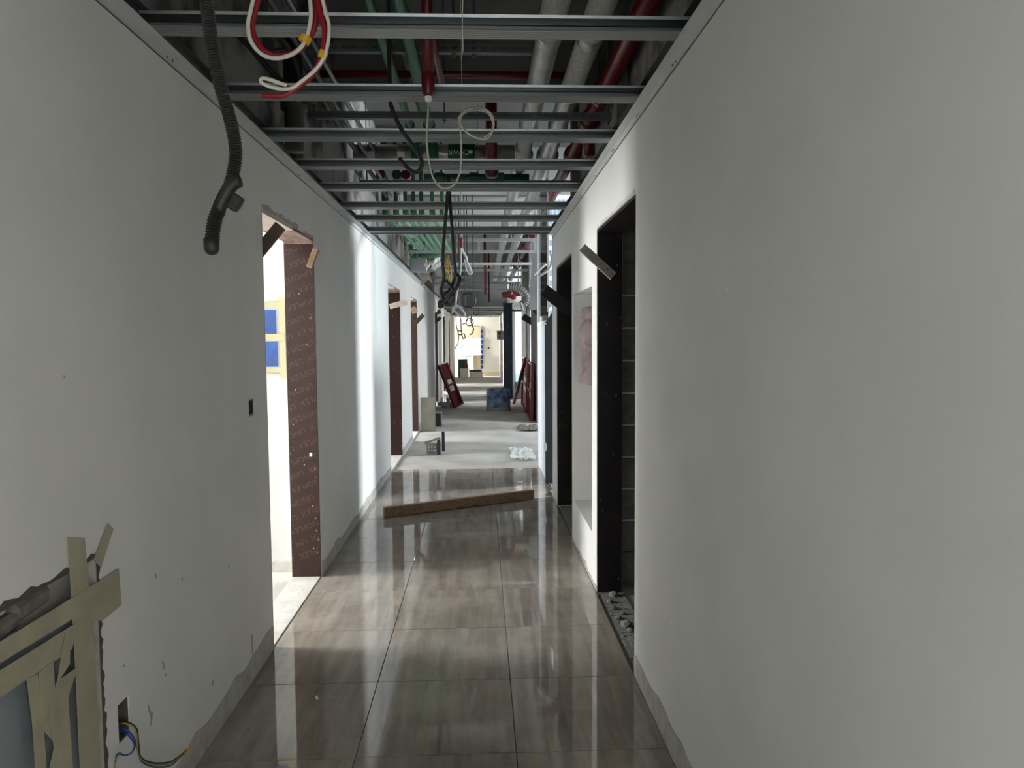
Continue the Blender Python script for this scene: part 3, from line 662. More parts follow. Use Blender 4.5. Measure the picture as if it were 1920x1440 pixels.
wc = thing('wire_loop', 'red and white wire loop with yellow tape, hanging at the top', 'cable')
W1 = [(480, -20), (470, 20), (465, 48), (471, 78), (490, 101), (515, 109), (545, 103), (568, 84), (580, 52), (583, 20), (578, -25)]
obj('white_wire', tube(B(), catmull(px(W1, 2.15), 7), .0062, 8), 'cable_white', wc, smooth=True)
W1r = [(489, -20), (479, 20), (473, 48), (480, 76), (496, 95), (518, 104), (548, 100), (574, 82), (590, 50), (592, 20), (590, -25)]
obj('red_wire', tube(B(), catmull(px(W1r, 2.17), 7), .0085, 8), 'cable_red', wc, smooth=True)
W2 = [(598, -25), (610, 20), (617, 50), (614, 85), (606, 110), (590, 132), (566, 152), (545, 166), (520, 166), (500, 160), (489, 153), (492, 147), (505, 149), (522, 155), (538, 160)]
obj('white_wire', tube(B(), catmull(px(W2, 2.12), 7), .0055, 8), 'cable_white', wc, smooth=True)
W2r = [(590, -25), (600, 20), (608, 55), (606, 90), (600, 112), (585, 138), (560, 162), (535, 178), (512, 180), (490, 179)]
obj('red_wire', tube(B(), catmull(px(W2r, 2.13), 7), .0072, 8), 'cable_red', wc, smooth=True)
W3r = [(603, -25), (612, 30), (609, 90), (602, 120), (580, 150), (550, 170), (530, 181), (505, 183)]
obj('red_wire', tube(B(), catmull(px(W3r, 2.145), 7), .005, 8), 'cable_red', wc, smooth=True)
obj('tape_band', tube(B(), px([(575, 68), (569, 80)], 2.155), .0165, 10), 'cable_yellow', wc)
obj('tape_band', tube(B(), px([(608, 96), (603, 110)], 2.125), .0125, 10), 'cable_yellow', wc)

hk = wire('hose', hung([(731, 170), (735, 203), (750, 238), (772, 270), (788, 295), (791, 310), (783, 322), (770, 320), (758, 308), (748, 297)], 3.4), .0098, 'black'); tag(hk, 'black rubber hose hooked up at its end under the ceiling', 'hose')
wl = thing('white_cable', 'thin white cable hanging in a loop with a small coil', 'cable')
wire('drop_loop', px([(803, 188), (802, 220), (800, 260), (804, 300), (811, 330), (824, 349), (838, 353), (853, 344), (862, 322), (865, 290), (864, 255), (860, 218)], 3.35), .0042, 'cable_white', wl)
wire('coil', px([(860, 232), (866, 212), (884, 203), (905, 203), (921, 214), (926, 232), (921, 252), (908, 261), (888, 256), (872, 245), (863, 230), (869, 213), (890, 206), (912, 210), (923, 226), (922, 246), (908, 258)], [3.36+.006*i for i in range(17)]), .0042, 'cable_white', wl)
wire('tie', hung([(866, 195), (862, 215), (864, 232)], 3.34), .0016, 'cable_white', wl)
st = wire('string', px([(868, -10), (867, 50), (868, 90), (865, 107)], 2.3), .0013, 'cable_white'); tag(st, 'thin pale string hanging over the nearest channel', 'string')

tw = thing('hose_bundle', 'two thick black hoses hanging knotted in mid corridor', 'hose')
wire('hose', px([(841, 330), (838, 380), (833, 440), (830, 490), (832, 520), (827, 545), (833, 563), (843, 572), (851, 558), (848, 540), (838, 528), (831, 530)], [5.5]*6+[5.48, 5.46, 5.45, 5.46, 5.5, 5.56]), .0125, 'conduit', tw)
wire('hose', px([(842, 330), (844, 380), (848, 430), (851, 480), (854, 512), (850, 530), (842, 545), (834, 552), (830, 562), (838, 572), (848, 570)], [5.54]*6+[5.52, 5.5, 5.52, 5.55, 5.55]), .0125, 'conduit', tw)
wire('hose', px([(856, 515), (862, 522), (856, 540), (846, 552), (838, 562), (828, 570)], [5.5, 5.46, 5.43, 5.43, 5.44, 5.46]), .0135, 'conduit', tw)
obj('end_plug', lathe(B(), [(.006, -.03), (.02, -.02), (.022, .01), (.012, .03)], at(826, 571, 5.47), 12), 'black', tw, smooth=True)
for k, (a, m) in enumerate(((((838, 482), (836, 500), (840, 520), (845, 528)), 'cable_yellow'), (((840, 480), (846, 502), (847, 520), (845, 530)), 'cable_white'), (((839, 484), (841, 505), (843, 524)), 'cable_yellow'), (((836, 505), (842, 512), (844, 522), (841, 528)), 'cable_white'))):
    lab(wire('tie', px(a, 5.44), .005, m, tw), 'yellow tie' if m == 'cable_yellow' else 'white tie')

gc = thing('grey_cable', 'pale grey cable hanging with red tape at its top and a coil at its foot', 'cable')
wire('cable', hung([(865, 445), (864, 470), (864, 500), (860, 528), (856, 555), (854, 575)], 7.6), .0085, 'cable_grey', gc)
lab(obj('red_tape', tube(B(), px([(864, 446), (865, 464)], 7.58), .016, 8), 'cable_red', gc), 'red tape wrapped round the cable')
wire('coil', px([(848, 588), (850, 576), (858, 573), (866, 579), (872, 590), (866, 594), (857, 588), (850, 580), (860, 576), (870, 586)], [7.6+.01*i for i in range(10)]), .008, 'cable_grey', gc)
sk = obj('wrapped_cable', tube(B(), catmull(px([(866, 466), (868, 472), (874, 482), (876, 492), (881, 502), (884, 512), (879, 512), (874, 498), (872, 486)], 7.7), 5), .011, 8), 'white_sheet', smooth=True); tag(sk, 'short white wrapped cable end folded back beside the red tape', 'cable')

bc = thing('cable_coil', 'round coil of black cable hanging under the far ceiling', 'cable')
for k in range(4):
    c = at(877, 563, 9.2+k*.02)
    obj('loop', tube(B(), [c+Vector((math.cos(t)*(.088+.004*k), .01*math.sin(2*t+k), math.sin(t)*(.093-.003*k))) for t in np.linspace(0, 2*PI, 25)[:-1]], .011, 7, closed=True), 'black', bc, smooth=True)
wire('tail', px([(884, 578), (884, 590), (883, 602), (886, 612), (888, 618), (885, 625), (881, 628)], 9.2), .008, 'black', bc)
obj('ring', tube(B(), [at(880.5, 612-8, 9.2)+Vector((math.cos(t)*.046, 0, math.sin(t)*.046)) for t in np.linspace(0, 2*PI, 19)[:-1]], .007, 6, closed=True), 'black', bc, smooth=True)
wire('hanger', hung([(876, 520), (877, 540), (877, 552)], 9.2), .007, 'black', bc)
for k, (pts, Y, m) in enumerate((([(855, 560), (855, 590), (856, 612), (860, 630), (858, 645), (855, 650), (853, 654)], 9.6, 'black'), ([(862, 575), (864, 600), (865, 620), (868, 634), (872, 633), (870, 626), (864, 628), (859, 626), (861, 620), (866, 622)], 9.0, 'black'), ([(888, 570), (890, 590), (897, 588), (899, 580)], 10.5, 'black'), ([(872, 580), (878, 592), (873, 605), (867, 608)], 10.0, 'steel_black'))):
    tag(wire('loose_cable', hung(pts, Y), .007, m), ('long thin black cable dangling lowest at the left of the tangle', 'black cable dangling in small loops below the grey coil', 'short black cable end hooked to the right of the round coil', 'thin dark cable curling between the grey coil and the round coil')[k], 'cable', 'cable ends dangling in the far corridor')
# hoses by the far right window
for k, (pts, Y, r, m) in enumerate((([(1032, 470), (1035, 490), (1030, 503), (1020, 512), (1010, 517)], 7.3, .012, 'cable_grey'), ([(1024, 495), (1012, 505), (1005, 512), (1001, 515)], 7.6, .012, 'white_sheet'), ([(993, 470), (995, 500), (994, 520), (992, 539)], 10.2, .006, 'cable_grey'))):
    tag(wire('loose_cable', px(pts, Y), r, m), ('grey cable arching off the end of the right wall by the window', 'white cable curling beside the window over the teal panel', 'thin grey cable hanging straight beside the dark upper column')[k], 'cable')

# ------------------------------------------------------------------ braces nailed over the door corners
def brace(u0, v0, u1, v1, Y, wd, m, label, th=.02):
    a, b = at(u0, v0, Y), at(u1, v1, Y)
    o = obj('timber_brace', bar(B(), a, b, wd, th, up=(0, 1, 0), bevel=.002), m)
    tag(o, label, 'board', 'boards nailed to the door reveals'); return o, a, b
brace(526, 423, 478, 482, 3.68, .058, 'olive_ply', 'wide olive plank slanting across the near top of the first left doorway')
brace(593, 466, 580, 502, 4.735, .036, 'timber', 'small reddish batten on the far post of the first left doorway', .03)
o, a, b = brace(1091, 464, 1150, 518, 4.34, .052, 'grey_wood', 'pale grey batten nailed across the first dark right doorway')
bm = B()
for f in (.14, .60, .80, .93): lathe(bm, [(.0035, 0), (.0035, -.0015)], a.lerp(b, f)+Vector((.008*(f-.5), -.0102, .006)), 8, axis=1)
stuff(obj('nail_heads', bm, 'steel_black', o))
o, a, b = brace(1020, 544, 1072, 584, 6.665, .112, 'black_ply', 'wide black board nailed across the second right doorway')
brace(731, 575, 763, 566, 9.71, .07, 'pale_wood', 'pale batten nailed across the second left doorway', .03)
brace(771, 584, 781, 579, 12.26, .11, 'timber', 'short brown board at the top of the third left doorway')
brace(769, 617, 794, 590, 11.235, .062, 'olive_ply', 'dark slim batten slanting past the third left doorway')
brace(819, 587, 826, 583, 18.06, .09, 'black_ply', 'uppermost black batten at the fourth left doorway')
brace(814, 606, 826, 595, 17.04, .08, 'black_ply', 'middle black batten at the fourth left doorway')
brace(824, 607, 834, 600, 20.64, .08, 'black_ply', 'smallest black batten far along the left wall')
brace(980, 593, 1003, 607, 15.04, .13, 'black_ply', 'black board sticking out of the far right doorway')
brace(1001, 586, 1013, 578, 13.45, .16, 'black_ply', 'small black board left of the teal panel top')

# ------------------------------------------------------------------ floor objects
a, b = Vector((-.858, 6.335, .046)), Vector((.488, 6.985, .046))
bmt = bar(B(), a, b, .055, .088, bevel=.004)
tag(obj('timber_beam', bmt, 'timber'), 'brown timber beam lying across the polished tiles', 'beam')
# blue drum
dr = thing('drum', 'cut-down blue drum crusted with mortar, standing in the corridor', 'drum', loc=(.365, 15.95, -.022))
obj('shell', lathe(B(), [(.262, 0), (.268, .012), (.262, .06), (.263, .15), (.268, .165), (.263, .18), (.264, .30), (.269, .315), (.264, .33), (.265, .47), (.257, .475), (.253, .47), (.250, .05), (.05, .045)], (0, 0, 0), 40), 'bucket', dr, smooth=True)
obj('mortar', lathe(B(), [(.249, .40), (.18, .425), (.08, .41), (.01, .43)], (0, 0, 0), 24), 'mortar', dr, smooth=True)
obj('mortar_crust', lathe(B(), [(.264, 0), (.271, .01), (.270, .05), (.266, .07), (.262, .06)], (0, 0, 0), 40), 'mortar', dr, smooth=True)
for (x, y, z, s) in ((-.08, -.1, .45, .05), (.02, -.05, .46, .06), (-.02, .05, .47, .045)): obj('mortar_lump', obox(B(), Vector((x, y, z)), Vector((.8, .6, 0)), Vector((-.6, .8, 0)), Vector((0, 0, 1)), s, s*.7, s*.6, .012), 'mortar', dr)
# fire cabinet door frames, red
def red_frame(label, origin, along, across, normal, L, Wd, louvre=True):
    o, e, c = Vector(origin), Vector(along).normalized(), Vector(across); c = (c-e*c.dot(e)).normalized(); n = e.cross(c)
    if n.dot(Vector(normal)) < 0: n = -n
    t = thing('cabinet_door', label, 'cabinet door', 'red fire cabinet doors', o)
    def bb(a0, a1, b0, b1, d0, d1, m, name):
        return obj(name, obox(B(), e*(a0+a1)/2+c*(b0+b1)/2+n*(d0+d1)/2, e, c, n, (a1-a0)/2, (b1-b0)/2, (d1-d0)/2), m, t)
    for b0 in (0, Wd-.045): bb(0, L, b0, b0+.045, -.03, .03, 'cab_red', 'stile')
    for a0 in (0, L-.045, L*.48): bb(a0, a0+.045, .045, Wd-.045, -.03, .03, 'cab_red', 'rail')
    bb(.045, L-.045, .045, Wd-.045, -.02, -.012, 'cab_red', 'back_panel')
    bb(L*.36, L*.62, Wd*.3, Wd*.75, -.011, .004, 'white_sheet', 'label_plate')
    if louvre:
        k = L*.66
        while k < L-.08: bb(k, k+.022, .05, Wd-.05, -.011, .012, 'cab_red', 'slat'); k += .045
    bb(L-.02, L+.0, .0, Wd, .03, .034, 'white_sheet', 'edge_strip')
    return t
p = Vector((-.60, 16.3, -.005)); q = at(821, 685, 16.3)
red_frame('dark red steel door leaning on the left wall beside the fittings', p, q-p, Vector((.5, .85, .18)), Vector((.3, -1, .3)), (q-p).length, .36)
red_frame('dark red louvred door leaning on the right wall, farther one, with a white plate', (.935, 15.1, -.018), (.04, 0, 1), (.012, 1, 0), (-1, 0, 0), 1.12, 2.2)
red_frame('dark red door standing nearest on the right wall, edge on', (.94, 13.75, -.018), (.03, 0, 1), (.01, 1, 0), (-1, 0, 0), 1.08, 1.2, False)
a, b = at(963, 744, 17.3), at(985, 674, 14.9); a.z = -.005
tag(obj('red_post', bar(B(), a, b, .06, .06), 'cab_red'), 'slim dark red post leaning diagonally to the right of the drum', 'post')
# boards and box by the left wall
o = obj('cardboard_panel', obox(B(), at(802.5, 774.5, 12.4), Vector((1, .15, 0)).normalized(), Vector((-.15, 1, 0)).normalized(), Vector((0, 0, 1)), .122, .012, .288), 'card'); o.location.z -= .02; tag(o, 'grey board standing upright on the concrete by the left wall', 'board')
bxx = thing('open_box', 'dark open carton lying behind the upright grey board', 'box')
a, b = at(815, 797, 13.0), at(827, 772, 13.0); bm = B(); z0 = -.02; h = b.z-a.z
for args in ((a.x-.12, b.x, 13, 13.3, z0, z0+.012), (a.x-.12, b.x, 13, 13.3, z0+h, z0+h+.012), (a.x-.12, a.x-.11, 13, 13.3, z0, z0+h), (b.x-.01, b.x, 13, 13.3, z0, z0+h), (a.x-.12, b.x, 13.29, 13.3, z0, z0+h)): boxm(bm, *args)
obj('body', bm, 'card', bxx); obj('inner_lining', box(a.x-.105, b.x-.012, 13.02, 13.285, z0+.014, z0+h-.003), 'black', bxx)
# steel bracket with a perforated plate
br = thing('steel_bracket', 'black and grey steel bracket standing on the concrete by the left wall', 'bracket')
a = fl(823, 852, -.02); Yb = a.y
obj('post', bar(B(), (a.x, Yb, -.02), (a.x, Yb, -.02+.235), .045, .05, up=(0, 1, 0)), 'steel_black', br)
obj('post', bar(B(), (a.x+.045, Yb+.3, -.02), (a.x+.045, Yb+.3, .25), .04, .04, up=(0, 1, 0)), 'steel_black', br)
obj('arm', bar(B(), at(824, 821, Yb), at(797, 831, Yb), .03, .06, up=(0, 1, 0)), 'grey_wood', br)
a2, b2 = at(800, 850, Yb+.02), at(820, 831, Yb+.02)
obj('perforated_plate', gridwall(B(), lambda u, v, c: (u, Yb+.02+c, v), a2.x, b2.x, -.018, b2.z, [(a2.x+.02+i*.042, a2.x+.036+i*.042, .0+.022+j*.045, .018+.022+j*.045, None) for i in range(3) for j in range(2)], .006), 'fitting', br)
# heap of fittings
sp = [(829, 762), (836, 765), (841, 763), (847, 764), (852, 761), (834, 757), (843, 756), (851, 757), (838, 759)]
hw = ('grey pipe fitting at the left end of the heap', 'grey pipe fitting at the front left of the heap', 'grey pipe fitting at the front middle of the heap', 'grey pipe fitting at the front right of the heap', 'grey pipe fitting touching the leaning red door', 'grey pipe fitting behind the left end of the heap', 'grey pipe fitting upright at the heap centre', 'grey pipe fitting behind the right end of the heap', 'grey pipe fitting in the middle of the heap')
for i, (u, v) in enumerate(sp):
    c = fl(u, v, -.02); t = thing('pipe_fitting', hw[i], 'pipe fitting', 'grey pipe fittings heaped on the floor', (c.x, c.y, -.02)); t.rotation_euler = (0, 0, random.uniform(0, 3))
    if i % 3 == 2:
        obj('body', lathe(B(), [(.045, 0), (.05, .005), (.05, .05), (.04, .055), (.04, .15), (.05, .155), (.05, .2)], (0, 0, 0), 12), 'fitting', t)
        obj('branch', tube(B(), [(0, 0, .1), (.09, 0, .1)], .036, 10), 'fitting', t)
    else:
        obj('body', tube(B(), [(-.09, 0, .055), (-.05, 0, .055), (-.05, 0, .055), (.06, 0, .055), (.1, 0, .055)], [.055, .055, .045, .045, .052], 12), 'fitting', t)
        obj('branch', tube(B(), [(0, 0, .05), (0, .02, .13)], .036, 10), 'fitting', t)
# blocks by the far wall
for k, (u, v, z) in enumerate(((978, 748, -.02), (976, 748, .20))):
    c = fl(u, v, -.02); tag(obj('concrete_block', box(c.x-.14, c.x+.13-.02*k, c.y, c.y+.22, z, z+.21, .012), 'block'), ('grey concrete block on the floor, lower of the two stacked', 'grey concrete block resting on top of another')[k], 'block', 'stacked concrete blocks')
# plastic sheet at the end of the tiles, crumpled
def crumple(cx, cy, sx, sy, z, amp, n=10):
    bm = B(); g = [[bm.verts.new((cx+sx*(i/n-.5)+random.uniform(-.02, .02), cy+sy*(j/n-.5)+random.uniform(-.02, .02), z+random.uniform(0, amp))) for j in range(n+1)] for i in range(n+1)]
    for i in range(n):
        for j in range(n): bm.faces.new((g[i][j], g[i+1][j], g[i+1][j+1], g[i][j+1]))
    return bm
tag(obj('plastic_sheet', crumple(.53, 9.75, .30, .95, -.018, .05), 'sheet'), 'crumpled white plastic sheet on the concrete past the tiles', 'plastic sheet')
tag(obj('plastic_sheet', crumple(.80, 12.6, .34, .8, -.018, .05), 'rubble'), 'crumpled grey sacking on the floor by the red doors', 'sacking')
# rubble in the right doorways
rb = [(1133, 1104, .05), (1152, 1115, .03), (1143, 1128, .02), (1160, 1158, .016), (1175, 1172, .03), (1182, 1182, .02), (1150, 1140, .018), (1168, 1150, .014), (1062, 985, .03), (1052, 982, .022), (1068, 992, .02)]
rl = ('largest pale rubble lump at the foot of the first right doorway post', 'flat pale chip beside the largest rubble lump', 'small rubble chip below the flat pale chip', 'small rubble chip mid sill in the first right doorway', 'pale rubble lump near the wall corner of the first right doorway', 'rubble chip touching the near wall corner of the first right doorway', 'tiny rubble chip along the broken tile edge', 'tiniest rubble crumb in the first right doorway', 'rubble lump in the second right doorway', 'left rubble chip in the second right doorway', 'right rubble chip in the second right doorway')
for (u, v, s), l in zip(rb, rl):
    c = fl(u, v, 0); c.x = max(c.x, XR+.03+s); bm = B(); bmesh.ops.create_icosphere(bm, subdivisions=1, radius=s)
    for vv in bm.verts: vv.co = Vector((vv.co.x*random.uniform(.8, 1.4), vv.co.y*random.uniform(.8, 1.3), vv.co.z*random.uniform(.5, .8)))
    o = obj('rubble_chunk', bm, 'rubble'); o.location = (c.x, c.y, s*.35-.004); tag(o, l, 'rubble', 'rubble in the right doorways')
bm = B()
for k in range(110):
    y = random.choice((random.uniform(3.3, 4.33), random.uniform(5.62, 6.66))); s = random.uniform(.0015, .005); obox(bm, Vector((random.uniform(XR+.01, .84), y, s*.4-.005)), Vector((.8, .6, 0)), Vector((-.6, .8, 0)), Vector((0, 0, 1)), s, s*.7, s*.5)
o = obj('gravel_crumbs', bm, 'rubble'); tag(o, 'fine grit scattered on the right door sills', 'grit', kind='stuff')
# pink sheet bunched in the niche
P = [at(1103, 575, 5.25), at(1105, 600, 5.2), at(1102, 640, 5.2), at(1106, 660, 5.2), at(1103, 690, 5.2), at(1108, 722, 5.2)]
P = [Vector((XR+.085+.012*math.sin(i*2), 5.33+.008*i, p.z)) for i, p in enumerate(P)]
bm = tube(B(), catmull(P, 6), [.022+.03*abs(math.sin(k*.5))+random.uniform(0, .012) for k in range(31)], 14)
for v in bm.verts: v.co += Vector((random.uniform(-.008, .008), random.uniform(-.02, .02), random.uniform(-.008, .008)))
tag(obj('bunched_sheet', bm, 'pink', smooth=True), 'pale pink plastic sheet bunched up in the wall niche', 'plastic sheet')

# ------------------------------------------------------------------ taped panel and wires, lower left
pn = thing('recessed_panel', 'grey panel in a wall recess, criss-crossed with masking tape', 'panel')
obj('door', box(XL-.05, XL-.016, 1.06, 1.93, .31, .865), 'panel_grey', pn)
XT = XL+.0035
for k, pts in enumerate(([(127, 1009), (159, 1009), (178, 1230), (190, 1445), (150, 1445), (140, 1230)], [(203, 981), (213, 992), (190, 1064), (175, 1050)], [(-40, 1228), (135, 1121), (190, 1087), (223, 1066), (228, 1134), (193, 1164), (137, 1160), (-40, 1268)], [(-40, 1282), (133, 1174), (152, 1165), (135, 1218), (-40, 1335)], [(50, 1275), (70, 1263), (80, 1340), (88, 1445), (67, 1445), (60, 1350)], [(72, 1262), (100, 1238), (104, 1300), (100, 1390), (82, 1370)], [(107, 1277), (147, 1250), (128, 1307), (137, 1445), (92, 1445), (101, 1403), (92, 1340)], [(124, 1185), (132, 1190), (131, 1245), (107, 1282), (116, 1225)])):
    obj('tape_strip', poly_slab(B(), [hit(u, v, 0, XT+.0008*k) for u, v in pts], (-.0006, 0, 0)), 'masking', pn)
obj('mortar_bed', gridwall(B(), lambda a, b, c: (XL-.052+c, a, b), 1.06, 2.015, .305, .96, [(1.06, 1.95, .305, .87, None)], .01), 'render', pn)
for (y0, y1, z0, z1) in ((1.2, 1.45, .89, .94), (1.5, 1.72, .88, .925), (1.7, 1.84, .90, .95), (1.96, 2.0, .4, .7)):
    obj('mortar_lump', obox(B(), Vector((XL-.036, (y0+y1)/2, (z0+z1)/2)), Vector((0, 1, .05)).normalized(), Vector((0, -.05, 1)).normalized(), Vector((1, 0, 0)), (y1-y0)/2, (z1-z0)/2, .02, .012), 'rubble', pn)
# torn edge round the recess
bm = B()
def tornband(p0, p1, n, wd):
    a, b = Vector(p0), Vector(p1); d = (b-a).normalized(); s = Vector((0, -d.z, d.y))
    w_ = [random.uniform(.2, 1)*wd for i in range(n+1)]
    for i in range(n): poly_slab(bm, [a.lerp(b, i/n), a.lerp(b, (i+1)/n), a.lerp(b, (i+1)/n)+s*w_[i+1], a.lerp(b, i/n)+s*w_[i]], (.002, 0, 0))
tornband((XL, 1.05, .962), (XL, 2.02, .962), 40, .020); tornband((XL, 2.017, .965), (XL, 2.017, .30), 44, .020)
obj('torn_plaster', bm, 'mud', wall_left)
obj('mortar_bed', box(XL-.05, XL-.001, 2.0145, 2.0195, .305, .96), 'render', pn); obj('mortar_bed', box(XL-.05, XL-.001, 1.06, 2.014, .9595, .9645), 'mud', pn)
obj('hole_lining', gridwall(B(), lambda a, b, c: (XL-.003-c, a, b), 2.1005, 2.1645, .3855, .4995, [(2.104, 2.161, .389, .496, .042)], .045), 'mud', wall_left)
ew = thing('electric_wires', 'blue and yellow wires poking from a socket hole low on the left wall', 'wires')
def lw(pts, off): return [hit(u, v, 0, XL+o_) for (u, v), o_ in zip(pts, off)]
wire('yellow_wire', lw([(219, 1356), (238, 1357), (253, 1368), (258, 1395), (262, 1420), (285, 1433), (315, 1432), (335, 1422), (350, 1410)], (-.03, .01, .03, .04, .04, .04, .04, .04, .04)), .0028, 'wire_olive', ew)
wire('black_wire', lw([(219, 1354), (240, 1354), (256, 1366), (260, 1394), (264, 1419), (286, 1430), (316, 1429), (334, 1419), (349, 1408)], (-.03, .01, .03, .045, .045, .045, .045, .045, .045)), .0022, 'black', ew)
wire('blue_wire', lw([(220, 1362), (236, 1368), (250, 1382), (258, 1405), (266, 1428), (290, 1438), (318, 1436), (332, 1426)], (-.03, .01, .02, .03, .035, .04, .04, .04)), .0026, 'cable_blue', ew)
wire('blue_wire', lw([(221, 1364), (240, 1378), (252, 1395), (248, 1410), (235, 1416), (222, 1413), (217, 1425), (215, 1450)], (-.03, .01, .02, .03, .03, .03, .03, .03)), .0026, 'cable_blue', ew)
wire('yellow_wire', lw([(226, 1412), (219, 1418), (216, 1432), (213, 1455)], (.028, .03, .03, .03)), .0026, 'wire_olive', ew)
for k in range(4): obj('tape_wrap', tube(B(), lw([(345+k*3, 1412-k*2+random.uniform(-2, 2)), (349+k*3, 1408-k*2)], (.04, .04)), .0065-.0006*k, 8), 'cable_yellow', ew)

# ------------------------------------------------------------------ right side beyond the wall end: glazed facade, panel, column
FY = 7.70; zb = at(1030, 602, FY).z
pa = thing('teal_panel', 'dark teal panel with pale film on its side, past the right wall end', 'panel')
obj('front_board', poly_slab(B(), [(.672, FY, -.02), (.82, FY, -.02), (.82, FY, zb+.10), (.76, FY, zb+.085), (.735, FY, zb+.0), (.672, FY, zb-.04)], (0, .03, 0)), 'teal', pa)
lab(obj('film_side', box(.694, .698, FY+.031, 8.95, -.02, zb-.03), 'film', pa), 'pale film along the corridor side')
lab(obj('paint_blot', poly_slab(B(), [at(1020+du, 838+dv, FY-.001) for du, dv in ((0, -7), (4, -8), (6, 0), (4, 8), (0, 6))], (0, -.002, 0)), 'white_sheet', pa), 'white blot on the teal board')
obj('sloping_cap', bar(B(), (.70, FY+.01, zb-.03), (.80, FY-.02, zb+.11), .06, .02, up=(0, 1, 0)), 'steel_black', pa)
tag(obj('screed_lump', crumple(.71, 7.36, .06, .55, -.004, .03, 6), 'rubble'), 'pale mortar rubble along the foot of the right wall end', 'rubble')
win = struct(obj('window_1', box(.700, .716, FY, FY+.02, zb+.10, 3.3), 'white_band'))
obj('window_frame', box(.690, .722, 8.91, 8.95, zb-.03, 3.3), 'white_band', win); obj('window_frame', box(.690, .722, FY+.035, 8.91, zb-.03, zb+.01), 'white_band', win); obj('window_frame', box(.690, .722, FY, 8.95, 3.3, 3.34), 'white_band', win)
obj('pane', box(.703, .709, FY+.021, 8.91, zb+.01, 3.3), 'glass', win)
# tower block seen far outside
tow = thing('tower_block', 'pale blue high-rise seen through the window beyond the teal panel', 'building', loc=(0, 0, 0))
ta, tb = at(1011, 640, 70), at(1042, 400, 70)
obj('wall', box(ta.x, tb.x+6, 70, 82, -30, 26), 'tower', tow)
zz = -4.
while zz < 17:
    for k in range(9):
        x = ta.x+.22+k*.40; bm = box(x, x+.26, 69.9, 70.05, zz, zz+.5); obj('window', bm, 'tower_glass', tow)
    zz += .95
# lobby side walls beyond, with unseen light blockers among them
struct(obj('wall_right_far', gridwall(B(), lambda a, b, c: (1.02+c, a, b), 13.4, 18.4, -.03, 3.75, [(15.0, 16.1, -.03, 2.19, None)], .06), 'slab'))
struct(obj('wall_lobby', gridwall(B(), lambda a, b, c: (4.45+c, a, b), 9.1, 22, -.03, 3.75, [(11.4, 12.8, .4, 2.7, None), (18.9, 21.5, .4, 2.7, None)], .15), 'plaster'))  # unseen, kept to block sky; openings placed to shape the daylight
struct(obj('wall_lobby', box(1.2, 4.6, 8.97, 9.10, -.03, 3.75), 'plaster'))  # unseen partition, added to limit where the facade light falls
struct(obj('wall_lobby', box(.80, 1.60, 22.0, 22.15, .47, 3.75), 'white_sheet'))
struct(obj('wall_lobby', box(.80, 1.60, 21.99, 22.15, -.03, .47), 'teal_dado'))
# dark upper column and beam beside the window
struct(obj('column', box(.86, 1.02, 13.05, 13.35, 2.05, 3.75), 'slab'))
nc = thing('steel_column', 'tall dark navy steel column right of the bright end room', 'column', loc=(0, 0, 0))
a, b = at(944, 640, 18.8), at(961, 640, 18.8)
obj('flange', box(a.x, a.x+.02, 18.8, 19.05, -.02, 2.42), 'navy', nc); obj('web', box(a.x+.02, b.x-.02, 18.9, 18.95, -.02, 2.42), 'navy', nc); obj('flange', box(b.x-.02, b.x, 18.8, 19.05, -.02, 2.42), 'navy', nc)
obj('cap_plate', box(a.x-.01, b.x+.01, 18.78, 19.07, 2.42, 2.44), 'navy', nc)
o = obj('steel_rail', bar(B(), (b.x, 18.9, at(970, 582, 18.9).z), (1.09, 18.9, at(970, 582, 18.9).z), .05, .05), 'navy'); tag(o, 'dark steel rail joining the navy column to the right wall', 'rail')
# flexible silver duct hanging by the far right wall
dc = thing('flexible_duct', 'silver flexible duct bending down by the far right wall', 'duct')
pth = catmull(px([(955, 537), (968, 539), (980, 547), (987, 558), (984, 568), (974, 574)], 12.6), 6)
obj('duct', tube(B(), pth, [.075*(1 if i % 2 else .9) for i in range(len(pth))], 14), 'dull_foil', dc)
for k in range(4):
    a = at(962+k*5, 566+k*.5, 12.5); obj('fin', bar(B(), a, a+Vector((.04, .05, -.12)), .025, .02), 'fitting', dc)
obj('hanger_rod', tube(B(), [pth[8], (pth[8].x, pth[8].y, 3.76)], .006, 6), 'galv_dark', dc)
t = thing('valve_cluster', 'dark red pipe fittings behind the flexible duct', 'pipe fitting'); c = at(960, 553, 13.0)
for k in range(4): (k == 0) and obj('hanger_rod', tube(B(), [c, (c.x, c.y, 3.75)], .006, 6), 'galv_dark', t); obj('fitting', lathe(B(), [(.03, -.08), (.055, -.06), (.055, .06), (.03, .08)], c+Vector((.06*k-.1, 0, .03*(k % 2))), 12, axis=k % 3), 'redpipe', t)

# right wall of the far corridor, with door frames
wrf = struct(obj('wall_far', gridwall(B(), lambda a, b, c: (.745+c, a, b), 19.1, 29.6, -.03, 2.6, [(20.0, 21.0, -.03, 2.1, None), (22.6, 23.6, -.03, 2.1, None), (25.4, 26.4, -.03, 2.1, None)], .15), 'cream'))
for y in (20.0, 22.6, 25.4): obj('door_frame', box(.735, .90, y+.9, y+1.0, 0, 2.1), 'navy' if y < 21 else 'steel_black', wrf)
struct(obj('wall_far', box(1.4, 1.5, 22.2, 29.6, -.03, 2.6), 'plydark'))
